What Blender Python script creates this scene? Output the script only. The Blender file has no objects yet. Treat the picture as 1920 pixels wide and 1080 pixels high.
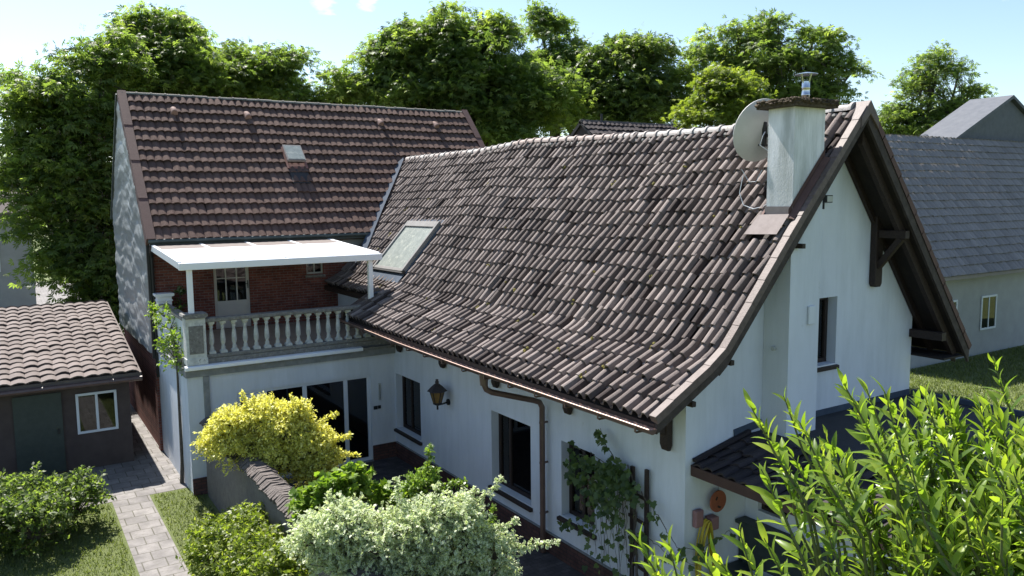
import bpy, math, random
import numpy as np
from mathutils import Vector, Matrix

random.seed(7)
RNG = np.random.default_rng(7)
sc = bpy.context.scene
COL = sc.collection
RAD = math.radians

# ------------------------------------------------------------------ camera
cam_d = bpy.data.cameras.new('camera'); cam = bpy.data.objects.new('camera', cam_d); COL.objects.link(cam)
CAM = Vector((-8.12, -8.104, 6.486))
yaw, pit, rol = RAD(32.539), RAD(-6.344), RAD(-.629)
Fw = Vector((math.sin(yaw)*math.cos(pit), math.cos(yaw)*math.cos(pit), math.sin(pit)))
R0 = Fw.cross(Vector((0, 0, 1))).normalized(); U0 = R0.cross(Fw)
Rt = R0*math.cos(rol)+U0*math.sin(rol); Up = -R0*math.sin(rol)+U0*math.cos(rol)
mw = Matrix((Rt, Up, -Fw)).transposed().to_4x4(); mw.translation = CAM
cam.matrix_world = mw
cam_d.sensor_width = 36; cam_d.lens = 36*1492.776/1920
cam_d.clip_start = .1; cam_d.clip_end = 3000
sc.camera = cam

# ------------------------------------------------------------------ light
SUN_EL, SUN_AZ = RAD(53), RAD(-5)
wd = bpy.data.worlds.new('World'); sc.world = wd; wd.use_nodes = True
nt = wd.node_tree; nt.nodes.clear()
wo = nt.nodes.new('ShaderNodeOutputWorld'); bg = nt.nodes.new('ShaderNodeBackground')
sky = nt.nodes.new('ShaderNodeTexSky'); sky.sky_type = 'NISHITA'; sky.sun_disc = False
sky.sun_elevation = SUN_EL; sky.sun_rotation = SUN_AZ; sky.altitude = 50
sky.air_density = 1.0; sky.dust_density = .6; sky.ozone_density = 1.6
bg.inputs['Strength'].default_value = .083
# small fair-weather clouds: noise, kept to a few puffs of the sky
tc = nt.nodes.new('ShaderNodeTexCoord')
nz = nt.nodes.new('ShaderNodeTexNoise'); nz.inputs['Scale'].default_value = 30; nz.inputs['Detail'].default_value = 7
mpn = nt.nodes.new('ShaderNodeMapping'); mpn.inputs['Scale'].default_value = (1, 1, 2.6)
nt.links.new(tc.outputs['Generated'], mpn.inputs[0]); nt.links.new(mpn.outputs[0], nz.inputs['Vector'])
acc = None
for d, rr in (((.332, .916, .230), .026), ((.375, .90, .236), .016),
              ((-.3, .9, .35), .10), ((.6, .5, .6), .12), ((-.8, .3, .4), .12), ((.7, -.6, .4), .14), ((-.2, -.9, .35), .14)):
    ds = nt.nodes.new('ShaderNodeVectorMath'); ds.operation = 'DISTANCE'
    nt.links.new(tc.outputs['Generated'], ds.inputs[0]); ds.inputs[1].default_value = Vector(d).normalized()
    mr = nt.nodes.new('ShaderNodeMapRange'); mr.inputs[1].default_value = 0; mr.inputs[2].default_value = rr*1.4
    mr.inputs[3].default_value = 1; mr.inputs[4].default_value = 0
    nt.links.new(ds.outputs['Value'], mr.inputs[0])
    if acc is None: acc = mr.outputs[0]
    else:
        mx = nt.nodes.new('ShaderNodeMath'); mx.operation = 'MAXIMUM'
        nt.links.new(acc, mx.inputs[0]); nt.links.new(mr.outputs[0], mx.inputs[1]); acc = mx.outputs[0]
ad = nt.nodes.new('ShaderNodeMath'); ad.operation = 'MULTIPLY_ADD'
nt.links.new(nz.outputs['Fac'], ad.inputs[0]); ad.inputs[1].default_value = 2.4; nt.links.new(acc, ad.inputs[2])
cr = nt.nodes.new('ShaderNodeMapRange'); cr.inputs[1].default_value = 1.72; cr.inputs[2].default_value = 2.3
cr.inputs[3].default_value = 0; cr.inputs[4].default_value = .8
nt.links.new(ad.outputs[0], cr.inputs[0])
mc = nt.nodes.new('ShaderNodeMixRGB'); nt.links.new(cr.outputs[0], mc.inputs[0]); nt.links.new(sky.outputs[0], mc.inputs[1])
mc.inputs[2].default_value = (7.5, 7.6, 7.8, 1)
nt.links.new(mc.outputs[0], bg.inputs[0]); nt.links.new(bg.outputs[0], wo.inputs[0])

sd = bpy.data.lights.new('sun', 'SUN'); so = bpy.data.objects.new('sun', sd); COL.objects.link(so)
sdir = Vector((math.sin(SUN_AZ)*math.cos(SUN_EL), math.cos(SUN_AZ)*math.cos(SUN_EL), math.sin(SUN_EL)))
so.rotation_euler = sdir.to_track_quat('Z', 'Y').to_euler(); so.location = (0, 10, 30)
sd.energy = 5.0; sd.angle = RAD(.53); sd.color = (1, .955, .89)
vs = sc.view_settings; vs.view_transform = 'Standard'; vs.look = 'None'; vs.gamma = 1; vs.exposure = 1.28
sc.cycles.max_bounces = 6; sc.cycles.transparent_max_bounces = 8

# ------------------------------------------------------------------ materials
def ramp2(nt, fac, c1, c2, lo=.3, hi=.7):
    r = nt.nodes.new('ShaderNodeValToRGB'); nt.links.new(fac, r.inputs[0])
    r.color_ramp.elements[0].position = lo; r.color_ramp.elements[0].color = (*c1, 1)
    r.color_ramp.elements[1].position = hi; r.color_ramp.elements[1].color = (*c2, 1)
    return r.outputs[0]
def mixc(nt, fac, a, b, mode='MIX'):
    m = nt.nodes.new('ShaderNodeMixRGB'); m.blend_type = mode
    for i, v in ((0, fac), (1, a), (2, b)):
        if isinstance(v, (int, float)): m.inputs[i].default_value = v
        elif isinstance(v, tuple): m.inputs[i].default_value = (*v, 1)
        else: nt.links.new(v, m.inputs[i])
    return m.outputs[0]
def noise(nt, vec, scale, detail=5, rough=.6):
    n = nt.nodes.new('ShaderNodeTexNoise'); n.inputs['Scale'].default_value = scale
    n.inputs['Detail'].default_value = detail; n.inputs['Roughness'].default_value = rough
    nt.links.new(vec, n.inputs['Vector']); return n.outputs['Fac']
def M(name, c1, c2=None, scale=4., rough=.8, bump=0., bscale=60., metal=0., spec=.4, spots=None, spot_scale=9, spot_lo=.6,
      stretch=(1, 1, 1), tint=None, grain=0., streak=0.):
    m = bpy.data.materials.new(name); m.use_nodes = True; nt = m.node_tree
    b = nt.nodes['Principled BSDF']
    c2 = c2 or tuple(v*.8 for v in c1)
    tc = nt.nodes.new('ShaderNodeTexCoord'); mp = nt.nodes.new('ShaderNodeMapping'); mp.inputs['Scale'].default_value = stretch
    nt.links.new(tc.outputs['Object'], mp.inputs[0]); v = mp.outputs[0]
    col = ramp2(nt, noise(nt, v, scale), c1, c2)
    if tint:
        at = nt.nodes.new('ShaderNodeAttribute'); at.attribute_name = 'tint'
        col = mixc(nt, .75, col, ramp2(nt, at.outputs['Fac'], tint[0], tint[1], 0, 1))
    if grain:
        col = mixc(nt, grain, col, ramp2(nt, noise(nt, v, 120, 3), (.2, .2, .2), (.8, .8, .8)), 'OVERLAY')
    if streak:
        m3 = nt.nodes.new('ShaderNodeMapping'); m3.inputs['Scale'].default_value = (2.2, 2.2, .30); nt.links.new(tc.outputs['Object'], m3.inputs[0])
        col = mixc(nt, streak, col, ramp2(nt, noise(nt, m3.outputs[0], 1.3, 7, .7), (.55, .57, .54), (1, 1, 1), .32, .56), 'MULTIPLY')
        col = mixc(nt, streak, col, ramp2(nt, noise(nt, tc.outputs['Object'], .55, 4, .6), (.78, .80, .79), (1, 1, 1), .35, .6), 'MULTIPLY')
    if spots:
        f = nt.nodes.new('ShaderNodeMapRange'); f.inputs[1].default_value = spot_lo; f.inputs[2].default_value = spot_lo+.08
        nt.links.new(noise(nt, v, spot_scale, 8, .7), f.inputs[0])
        col = mixc(nt, f.outputs[0], col, spots)
    nt.links.new(col, b.inputs['Base Color'])
    b.inputs['Roughness'].default_value = rough; b.inputs['Metallic'].default_value = metal
    b.inputs['Specular IOR Level'].default_value = spec
    if bump:
        bp = nt.nodes.new('ShaderNodeBump'); bp.inputs['Strength'].default_value = bump; bp.inputs['Distance'].default_value = .02
        nt.links.new(noise(nt, v, bscale, 4), bp.inputs['Height']); nt.links.new(bp.outputs[0], b.inputs['Normal'])
    return m
def M_brick(name, axis, c1, c2, mortar, bw=.215, rh=.072, ms=.009, bump=.4, dirt=(.05, .03, .03)):
    m = bpy.data.materials.new(name); m.use_nodes = True; nt = m.node_tree; b = nt.nodes['Principled BSDF']
    tc = nt.nodes.new('ShaderNodeTexCoord'); sp = nt.nodes.new('ShaderNodeSeparateXYZ'); cb = nt.nodes.new('ShaderNodeCombineXYZ')
    nt.links.new(tc.outputs['Object'], sp.inputs[0])
    nt.links.new(sp.outputs['X' if axis == 'x' else 'Y'], cb.inputs[0])
    nt.links.new(sp.outputs['Y' if axis == 'flat' else 'Z'], cb.inputs[1])
    if axis == 'flat': nt.links.new(sp.outputs['X'], cb.inputs[0])
    br = nt.nodes.new('ShaderNodeTexBrick'); nt.links.new(cb.outputs[0], br.inputs['Vector'])
    for k, v in (('Scale', 1), ('Mortar Size', ms), ('Mortar Smooth', .2), ('Brick Width', bw), ('Row Height', rh), ('Bias', -.1)):
        br.inputs[k].default_value = v
    br.inputs['Color1'].default_value = (*c1, 1); br.inputs['Color2'].default_value = (*c2, 1); br.inputs['Mortar'].default_value = (*mortar, 1)
    col = mixc(nt, .65, br.outputs['Color'], ramp2(nt, noise(nt, tc.outputs['Object'], 3), (.75, .75, .75), (.3, .3, .3)), 'OVERLAY')
    f = nt.nodes.new('ShaderNodeMapRange'); f.inputs[1].default_value = .55; f.inputs[2].default_value = .75
    nt.links.new(noise(nt, tc.outputs['Object'], 14, 8), f.inputs[0])
    col = mixc(nt, f.outputs[0], col, dirt)
    nt.links.new(col, b.inputs['Base Color']); b.inputs['Roughness'].default_value = .9; b.inputs['Specular IOR Level'].default_value = .2
    bp = nt.nodes.new('ShaderNodeBump'); bp.inputs['Strength'].default_value = bump; bp.inputs['Distance'].default_value = .01
    bp.invert = True
    nt.links.new(br.outputs['Fac'], bp.inputs['Height']); nt.links.new(bp.outputs[0], b.inputs['Normal'])
    return m
def M_leaf(name, ca, cb, cc, trans=.4, rough=.45, spec=.4, tcol=None, edge=None):
    """ca/cb/cc colour across the random tint of each leaf; light passes through the blade"""
    m = bpy.data.materials.new(name); m.use_nodes = True; nt = m.node_tree; nt.nodes.remove(nt.nodes['Principled BSDF'])
    out = nt.nodes['Material Output']
    at = nt.nodes.new('ShaderNodeAttribute'); at.attribute_name = 'tint'
    r = nt.nodes.new('ShaderNodeValToRGB'); nt.links.new(at.outputs['Fac'], r.inputs[0])
    e = r.color_ramp.elements; e[0].position = 0; e[0].color = (*ca, 1); e[1].position = 1; e[1].color = (*cc, 1)
    x = e.new(.55); x.color = (*cb, 1)
    col = r.outputs[0]
    if edge:
        a2 = nt.nodes.new('ShaderNodeAttribute'); a2.attribute_name = 'rim'
        col = mixc(nt, a2.outputs['Fac'], col, edge)
    p = nt.nodes.new('ShaderNodeBsdfPrincipled'); nt.links.new(col, p.inputs['Base Color'])
    p.inputs['Roughness'].default_value = rough; p.inputs['Specular IOR Level'].default_value = spec
    t = nt.nodes.new('ShaderNodeBsdfTranslucent')
    nt.links.new(mixc(nt, 1., col, tcol or (1.5, 1.6, .65), 'MULTIPLY'), t.inputs[0])
    mx = nt.nodes.new('ShaderNodeMixShader'); mx.inputs[0].default_value = trans
    nt.links.new(p.outputs[0], mx.inputs[1]); nt.links.new(t.outputs[0], mx.inputs[2]); nt.links.new(mx.outputs[0], out.inputs[0])
    return m
def M_glass(name, tintc=(.55, .6, .62), fmul=1.0):
    m = bpy.data.materials.new(name); m.use_nodes = True; nt = m.node_tree; nt.nodes.remove(nt.nodes['Principled BSDF'])
    fr = nt.nodes.new('ShaderNodeFresnel'); fr.inputs[0].default_value = 1.5
    ml = nt.nodes.new('ShaderNodeMath'); ml.operation = 'MULTIPLY'; nt.links.new(fr.outputs[0], ml.inputs[0]); ml.inputs[1].default_value = fmul
    t = nt.nodes.new('ShaderNodeBsdfTransparent'); t.inputs[0].default_value = (*tintc, 1)
    g = nt.nodes.new('ShaderNodeBsdfGlossy'); g.inputs['Roughness'].default_value = .02
    mx = nt.nodes.new('ShaderNodeMixShader'); nt.links.new(ml.outputs[0], mx.inputs[0]); nt.links.new(t.outputs[0], mx.inputs[1]); nt.links.new(g.outputs[0], mx.inputs[2])
    nt.links.new(mx.outputs[0], nt.nodes['Material Output'].inputs[0]); return m

m_wall = M('white_render', (.69, .725, .775), (.61, .645, .69), 1.2, .9, .35, 130, spots=(.44, .46, .44), spot_scale=2.6, spot_lo=.66, stretch=(1, 1, .45), streak=.26)
m_chim = M('chimney_render', (.84, .84, .86), (.70, .70, .71), 3, .9, .3, 50, spots=(.25, .25, .23), spot_scale=5, spot_lo=.64, stretch=(1, 1, .35), streak=.95)
m_tile = M('old_clay_pantile', (.05, .036, .034), (.12, .098, .09), 12, .78, .5, 90, spots=(.22, .215, .19), spot_scale=14, spot_lo=.66, spec=.12,
           tint=((.034, .026, .025), (.32, .272, .25)), grain=.4)
m_tileb = M('brown_concrete_tile', (.095, .060, .050), (.13, .082, .069), 18, .85, .4, 120, spots=(.06, .04, .036), spot_scale=26, spot_lo=.62, spec=.1,
            tint=((.078, .050, .041), (.138, .094, .080)), grain=.5)
m_tiled = M('dark_brown_tile', (.036, .030, .032), (.055, .045, .046), 12, .75, .4, 60, spec=.2, tint=((.028, .023, .025), (.06, .048, .048)))
m_ridge = M('ridge_tile_clay', (.24, .22, .205), (.33, .31, .29), 20, .7, .4, 60, spots=(.10, .095, .06), spot_scale=16, spot_lo=.58, tint=((.25, .17, .145), (.38, .37, .355)))
m_ridgeb = M('mossy_ridge', (.10, .10, .085), (.20, .19, .17), 30, .9, .8, 60, spots=(.30, .30, .26), spot_scale=25)
m_verge = M('verge_brown', (.085, .045, .038), (.11, .06, .050), 6, .75, .2, 40)
m_vergel = M('verge_pale', (.085, .060, .053), (.135, .10, .09), 14, .6, .2, 40)
m_wood = M('dark_stained_wood', (.020, .012, .009), (.040, .025, .020), 9, .65, .4, 30, stretch=(3, 3, 3))
m_soff = M('soffit_boards', (.013, .009, .007), (.024, .016, .013), 5, .8, .3, 30)
m_barge = M('weathered_barge_board', (.030, .022, .019), (.065, .051, .045), 8, .8, .5, 40, stretch=(1, 2, 1))
m_brick = M_brick('red_brick', 'x', (.13, .042, .034), (.20, .07, .05), (.16, .12, .11))
m_plinth = M_brick('plinth_brick', 'y', (.085, .044, .040), (.12, .06, .052), (.05, .04, .038))
m_plinx = M_brick('plinth_brick_cross', 'x', (.085, .044, .040), (.12, .06, .052), (.05, .04, .038))
m_pave = M_brick('patio_clinker', 'flat', (.060, .054, .056), (.09, .082, .084), (.05, .05, .045), .2, .1, .008, .3, (.05, .045, .045))
m_alu = M('white_powder_coat', (.80, .82, .84), (.77, .79, .82), 3, .35, spec=.5)
m_panel = M('opal_panel', (.82, .83, .84), (.80, .81, .83), 2, .3, spec=.5)
m_strip = M('tan_shade_and_seal', (.11, .09, .08), (.15, .12, .11), 4, .8)  # tone of the painted shade on the canopy panels, and of their seals
m_upvc = M('white_frame', (.62, .66, .70), (.58, .62, .66), 3, .5)
m_stone = M('weathered_balustrade', (.72, .73, .70), (.48, .49, .47), 9, .9, .6, 60, spots=(.20, .20, .19), spot_scale=11, spot_lo=.60, streak=.6)
m_stoned = M('lichen_stone', (.13, .127, .118), (.24, .235, .22), 14, .95, .8, 50, spots=(.44, .44, .41), spot_scale=20, spot_lo=.60)
m_conc = M('grey_slab_edge', (.17, .18, .18), (.26, .27, .27), 6, .9, .5, 50, spots=(.35, .35, .34), spot_scale=8, spot_lo=.66)
m_floor = M('terrace_tiles', (.36, .30, .25), (.30, .25, .21), 3, .7)
m_lead = M('lead_flashing', (.05, .065, .09), (.075, .095, .125), 5, .8, .3, 20, spec=.1)
m_gutg = M('green_grey_gutter', (.045, .065, .062), (.06, .08, .078), 5, .5)
m_gutb = M('brown_gutter', (.085, .05, .042), (.12, .075, .062), 7, .35, spec=.6)
m_bead = M('worn_copper_bead', (.42, .30, .25), (.34, .24, .20), 9, .38, metal=.9)
m_black = M('black_metal', (.015, .015, .016), (.025, .025, .026), 5, .5)
m_steel = M('stainless_flue', (.62, .63, .65), (.5, .51, .53), 6, .22, metal=1.)
m_dish = M('dish_grey', (.50, .51, .50), (.42, .43, .42), 3, .6)
m_tarp = M('grey_tarp', (.20, .215, .22), (.28, .30, .305), 4, .4, .5, 14, spots=(.20, .215, .22), spot_scale=6, spot_lo=.62)
m_apron = M('copper_brown_apron', (.21, .18, .17), (.27, .235, .225), 6, .85, spec=.1)
m_moss = M('mossy_concrete', (.035, .024, .016), (.10, .075, .045), 22, .95, .9, 50, spots=(.22, .20, .15), spot_scale=18, spot_lo=.62)
m_dglass = M_glass('dark_window_glass', (.5, .54, .56), 1.4)
m_sky = M('frosted_rooflight', (.20, .225, .21), (.28, .305, .28), 7, .25, spec=.5, spots=(.34, .36, .32), spot_scale=6, spot_lo=.54)
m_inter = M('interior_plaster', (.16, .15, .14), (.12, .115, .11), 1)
m_curt = M('net_curtain', (.5, .52, .52), (.42, .44, .44), 9, .9)
m_amber = M('amber_lantern_glass', (.20, .12, .03), (.12, .075, .02), 12, .3)
m_terra = M('terracotta', (.33, .10, .05), (.24, .075, .04), 10, .8, .3)
m_hose = M('yellow_hose', (.50, .38, .03), (.40, .31, .03), 4, .45)
m_pink = M('faded_pink_plastic', (.30, .16, .16), (.24, .13, .13), 6, .6)
m_green = M('dark_green_counter', (.022, .034, .032), (.035, .05, .046), 8, .5, spec=.5)
m_cream = M('cream_sink', (.45, .47, .45), (.4, .42, .40), 5, .3)
m_bark = M('bark', (.06, .05, .042), (.11, .095, .08), 14, .95, .8, 40)
m_stem = M('green_stem', (.10, .12, .045), (.07, .08, .035), 20, .7)
m_cope = M('weathered_coping', (.09, .075, .068), (.16, .138, .125), 30, .95, .9, 70, spots=(.25, .235, .21), spot_scale=28, spot_lo=.6)
m_grass = M('lawn_green', (.085, .11, .03), (.13, .155, .05), 2.2, .95, .9, 160, grain=.5)
m_path = M_brick('pale_paving', 'flat', (.20, .187, .178), (.155, .145, .14), (.09, .085, .07), .4, .4, .012, .3, (.13, .125, .10))
m_flat = M('bitumen_roof', (.024, .024, .027), (.042, .042, .046), 2.4, .8, .5, 60)
m_nroof = M('grey_neighbour_roof', (.215, .195, .19), (.25, .228, .222), 2, .8, .4, 40)
m_nroof2 = M('brown_neighbour_roof', (.105, .083, .075), (.135, .11, .10), 1.4, .85, .4, 40)
m_nwall = M('grey_render', (.34, .35, .35), (.29, .30, .30), 2, .9)
m_dark = M('dark_brick_wall', (.06, .045, .042), (.085, .066, .06), 3, .9)
l_chest = M_leaf('chestnut_leaf', (.066, .108, .036), (.155, .215, .066), (.29, .345, .11), .64, .5, .3)
l_dark = M_leaf('dark_leaf', (.05, .084, .030), (.12, .17, .054), (.22, .27, .085), .6)
l_lime = M_leaf('lime_leaf', (.09, .13, .022), (.17, .22, .04), (.28, .31, .07), .55)
l_gold = M_leaf('golden_leaf', (.46, .47, .09), (.72, .71, .17), (.86, .85, .38), .42, .5, tcol=(1.2, 1.15, .6))
l_vari = M_leaf('variegated_leaf', (.18, .25, .09), (.34, .41, .19), (.60, .63, .42), .38, .5, edge=(.88, .90, .72), tcol=(1.1, 1.2, .7))
l_fresh = M_leaf('fresh_leaf', (.10, .17, .025), (.17, .26, .04), (.26, .34, .05), .45)
l_laur = M_leaf('laurel_leaf', (.07, .13, .02), (.19, .28, .035), (.36, .43, .06), .5, .32, .55, tcol=(1.35, 1.45, .6))
l_vine = M_leaf('vine_leaf', (.05, .085, .03), (.08, .125, .042), (.13, .19, .06), .4)
m_flower = M_leaf('chestnut_blossom', (.26, .20, .16), (.34, .27, .22), (.42, .35, .29), .3, .9, .1, tcol=(1, .95, .85))

# ------------------------------------------------------------------ mesh builder
def wloc(o):
    v = Vector((0, 0, 0))
    while o is not None: v += o.location; o = o.parent
    return v
class MB:
    def __init__(s): s.v = []; s.f = []; s.t = {}
    def add(s, vs, fs, tint=None):
        n = len(s.v); s.v += [tuple(q) for q in vs]; s.f += [tuple(i+n for i in f) for f in fs]
        if tint is not None:
            for i in range(n, len(s.v)): s.t[i] = tint
        return s
    def box(s, a, b, tint=None):
        x0, y0, z0 = (min(a[i], b[i]) for i in range(3)); x1, y1, z1 = (max(a[i], b[i]) for i in range(3))
        return s.add([(x0, y0, z0), (x1, y0, z0), (x1, y1, z0), (x0, y1, z0), (x0, y0, z1), (x1, y0, z1), (x1, y1, z1), (x0, y1, z1)],
                     [(0, 3, 2, 1), (4, 5, 6, 7), (0, 1, 5, 4), (1, 2, 6, 5), (2, 3, 7, 6), (3, 0, 4, 7)], tint)
    def beam(s, p, q, w, h, up=(0, 0, 1)):
        p = Vector(p); q = Vector(q); d = (q-p).normalized(); u = Vector(up); r = d.cross(u).normalized()*w/2; u = r.cross(d).normalized()*h/2
        vs = [p-r-u, p+r-u, p+r+u, p-r+u, q-r-u, q+r-u, q+r+u, q-r+u]
        return s.add(vs, [(0, 3, 2, 1), (4, 5, 6, 7), (0, 1, 5, 4), (1, 2, 6, 5), (2, 3, 7, 6), (3, 0, 4, 7)])
    def prism(s, pts, ax, a, b, tint=None):
        """polygon in the plane across axis ax ('x': (y,z), 'y': (x,z), 'z': (x,y)) extruded from a to b"""
        def mk(p, c): return {'x': (c, p[0], p[1]), 'y': (p[0], c, p[1]), 'z': (p[0], p[1], c)}[ax]
        n = len(pts); vs = [mk(p, a) for p in pts]+[mk(p, b) for p in pts]
        fs = [tuple(range(n))[::-1], tuple(range(n, 2*n))]+[(i, (i+1) % n, n+(i+1) % n, n+i) for i in range(n)]
        return s.add(vs, fs, tint)
    def tube(s, pts, rad, seg=8, cap=True, closed=False):
        pts = [Vector(p) for p in pts]; n = len(pts)
        if not hasattr(rad, '__len__'): rad = [rad]*n
        base = len(s.v); pu = None
        for i, p in enumerate(pts):
            d = (pts[min(i+1, n-1)]-pts[max(i-1, 0)]).normalized()
            u = pu if pu is not None else (Vector((0, 0, 1)) if abs(d.z) < .9 else Vector((1, 0, 0)))
            r = d.cross(u).normalized(); u = r.cross(d).normalized(); pu = u
            for k in range(seg):
                a = 2*math.pi*k/seg; q = p+(r*math.cos(a)+u*math.sin(a))*rad[i]; s.v.append(tuple(q))
        for i in range(n-1):
            for k in range(seg):
                a = base+i*seg+k; b = base+i*seg+(k+1) % seg; s.f.append((a, b, b+seg, a+seg))
        if cap:
            s.f.append(tuple(base+k for k in range(seg))[::-1]); s.f.append(tuple(base+(n-1)*seg+k for k in range(seg)))
        return s
    def lathe(s, c, prof, seg=12, sq=None):
        """prof: (r,z) from below up; rows with index in sq are square"""
        base = len(s.v); sq = sq or set()
        for i, (r, z) in enumerate(prof):
            for k in range(seg):
                a = 2*math.pi*(k+.5)/seg; x, y = math.cos(a), math.sin(a)
                if i in sq: m = max(abs(x), abs(y)); x /= m; y /= m
                s.v.append((c[0]+r*x, c[1]+r*y, c[2]+z))
        for i in range(len(prof)-1):
            for k in range(seg):
                a = base+i*seg+k; b = base+i*seg+(k+1) % seg; s.f.append((a, b, b+seg, a+seg))
        s.f.append(tuple(base+k for k in range(seg))[::-1]); s.f.append(tuple(base+(len(prof)-1)*seg+k for k in range(seg)))
        return s
    def build(s, name, mat, parent=None, smooth=False, bevel=0, loc=None):
        me = bpy.data.meshes.new(name)
        off = wloc(parent) if parent else Vector((0, 0, 0))
        if loc is not None: off = off+Vector(loc)
        me.from_pydata([(v[0]-off.x, v[1]-off.y, v[2]-off.z) for v in s.v], [], s.f)
        if s.t:
            at = me.attributes.new('tint', 'FLOAT', 'POINT'); arr = np.full(len(s.v), .5, dtype=np.float32)
            for i, t in s.t.items(): arr[i] = t
            at.data.foreach_set('value', arr)
        me.materials.append(mat)
        if smooth: me.polygons.foreach_set('use_smooth', [True]*len(me.polygons))
        me.update()
        o = bpy.data.objects.new(name, me); COL.objects.link(o)
        if parent: o.parent = parent
        if loc is not None: o.location = loc
        if smooth:
            md = o.modifiers.new('es', 'EDGE_SPLIT'); md.split_angle = RAD(50)
        if bevel:
            md = o.modifiers.new('bv', 'BEVEL'); md.width = bevel; md.segments = 2; md.limit_method = 'ANGLE'
        return o
def thing(name, label, cat, loc=(0, 0, 0), group=None):
    o = bpy.data.objects.new(name, None); COL.objects.link(o); o.location = loc; o.empty_display_size = .2
    o['label'] = label; o['category'] = cat
    if group: o['group'] = group
    return o
def tag(o, label, cat, group=None):
    o['label'] = label; o['category'] = cat
    if group: o['group'] = group
    return o
def struct(o): o['kind'] = 'structure'; return o
def npmesh(name, V, F, mat, parent=None, attrs=None, smooth=False):
    """V (n,3) array, F (m,k) index array"""
    me = bpy.data.meshes.new(name); off = wloc(parent) if parent else Vector((0, 0, 0))
    V = (V-np.array(off)).astype(np.float32); n, k = F.shape
    me.vertices.add(len(V)); me.vertices.foreach_set('co', V.ravel())
    me.loops.add(n*k); me.loops.foreach_set('vertex_index', F.ravel().astype(np.int32))
    me.polygons.add(n); me.polygons.foreach_set('loop_start', np.arange(0, n*k, k, dtype=np.int32))
    me.polygons.foreach_set('loop_total', np.full(n, k, dtype=np.int32))
    if smooth: me.polygons.foreach_set('use_smooth', np.ones(n, dtype=bool))
    for an, arr in (attrs or {}).items():
        at = me.attributes.new(an, 'FLOAT', 'POINT'); at.data.foreach_set('value', arr.astype(np.float32))
    me.materials.append(mat); me.update(); me.validate()
    o = bpy.data.objects.new(name, me); COL.objects.link(o)
    if parent: o.parent = parent
    return o

# wall made of columns, with openings and their reveals; ax 'x' wall lies in plane x=p and runs along y, 'y' the other way
def wall(mb, ax, p, t, cuts, z0, top, holes=(), face=-1):
    """p = outer plane, t = thickness going away from the outside (face = sign of the outward normal)"""
    def P(a, q, z): return (q, a, z) if ax == 'x' else (a, q, z)
    q2 = p-face*t
    xs = sorted(set(list(cuts)+[h[0] for h in holes]+[h[1] for h in holes]))
    for a, b in zip(xs[:-1], xs[1:]):
        hs = sorted([h for h in holes if h[0] <= a+1e-6 and h[1] >= b-1e-6], key=lambda h: h[2])
        za = z0; zb = z0
        for h in hs+[None]:
            ta, tb = (top(a), top(b)) if h is None else (h[2], h[2])
            for q in (p, q2): mb.add([P(a, q, za), P(b, q, zb), P(b, q, tb), P(a, q, ta)], [(0, 1, 2, 3)])
            if h: za = zb = h[3]
    for a0, a1, h0, h1 in holes:
        for (a, z), (b, zz) in (((a0, h0), (a1, h0)), ((a1, h0), (a1, h1)), ((a1, h1), (a0, h1)), ((a0, h1), (a0, h0))):
            mb.add([P(a, p, z), P(b, p, zz), P(b, q2, zz), P(a, q2, z)], [(0, 1, 2, 3)])
    a, b = xs[0], xs[-1]
    for c in (a, b): mb.add([P(c, p, z0), P(c, q2, z0), P(c, q2, top(c)), P(c, p, top(c))], [(0, 1, 2, 3)])
    for a, b in zip(xs[:-1], xs[1:]): mb.add([P(a, p, top(a)), P(b, p, top(b)), P(b, q2, top(b)), P(a, q2, top(a))], [(0, 1, 2, 3)])

def window(parent, ax, q, a0, a1, z0, z1, frame_m, pane_m, face=-1, fw=.07, ft=.07, mull=(), rails=(), mw=.06, name='window', sill=None, sill_m=None, curtain=None, handle=None):
    """q = outer plane of the frame; everything lies behind it"""
    def bx(m, a, b, za, zb, o0, o1):
        A, B = (q-face*o0), (q-face*o1)
        if ax == 'x': m.box((A, a, za), (B, b, zb))
        else: m.box((a, A, za), (b, B, zb))
    m = MB()
    bx(m, a0, a1, z1-fw, z1, 0, ft); bx(m, a0, a1, z0, z0+fw, 0, ft)
    bx(m, a0, a0+fw, z0+fw, z1-fw, 0, ft); bx(m, a1-fw, a1, z0+fw, z1-fw, 0, ft)
    for c in mull: bx(m, c-mw/2, c+mw/2, z0+fw, z1-fw, .004, ft-.004)
    for z in rails: bx(m, a0+fw, a1-fw, z-mw*.35, z+mw*.35, .008, ft-.01)
    w = m.build(name, frame_m, parent, bevel=.006)
    p = MB(); bx(p, a0+fw*.6, a1-fw*.6, z0+fw*.6, z1-fw*.6, ft*.5, ft*.5+.008); p.build('pane', pane_m, w)
    if sill:
        s = MB(); A, B = q-face*.0, sill[1]
        if ax == 'x': s.prism([(A, z0-.002), (B, z0-.03), (B, z0-.09), (A, z0-.09)], 'y', a0-sill[0], a1+sill[0])
        else: s.prism([(A, z0-.002), (B, z0-.03), (B, z0-.09), (A, z0-.09)], 'x', a0-sill[0], a1+sill[0])
        s.build('sill', sill_m, w, bevel=.006)
    if curtain:
        c = MB()
        n = 14
        for i in range(n):
            u0 = curtain[0]+(curtain[1]-curtain[0])*i/n; u1 = curtain[0]+(curtain[1]-curtain[0])*(i+1)/n
            o0 = .18+.02*(i % 2); o1 = .18+.02*((i+1) % 2)
            A0, A1 = q-face*o0, q-face*o1
            vs = [(A0, u0), (A1, u1)]
            if ax == 'x': c.add([(A0, u0, z0), (A1, u1, z0), (A1, u1, z1), (A0, u0, z1)], [(0, 1, 2, 3)])
            else: c.add([(u0, A0, z0), (u1, A1, z0), (u1, A1, z1), (u0, A0, z1)], [(0, 1, 2, 3)])
        c.build('curtain', m_curt, w)
    return w

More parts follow.
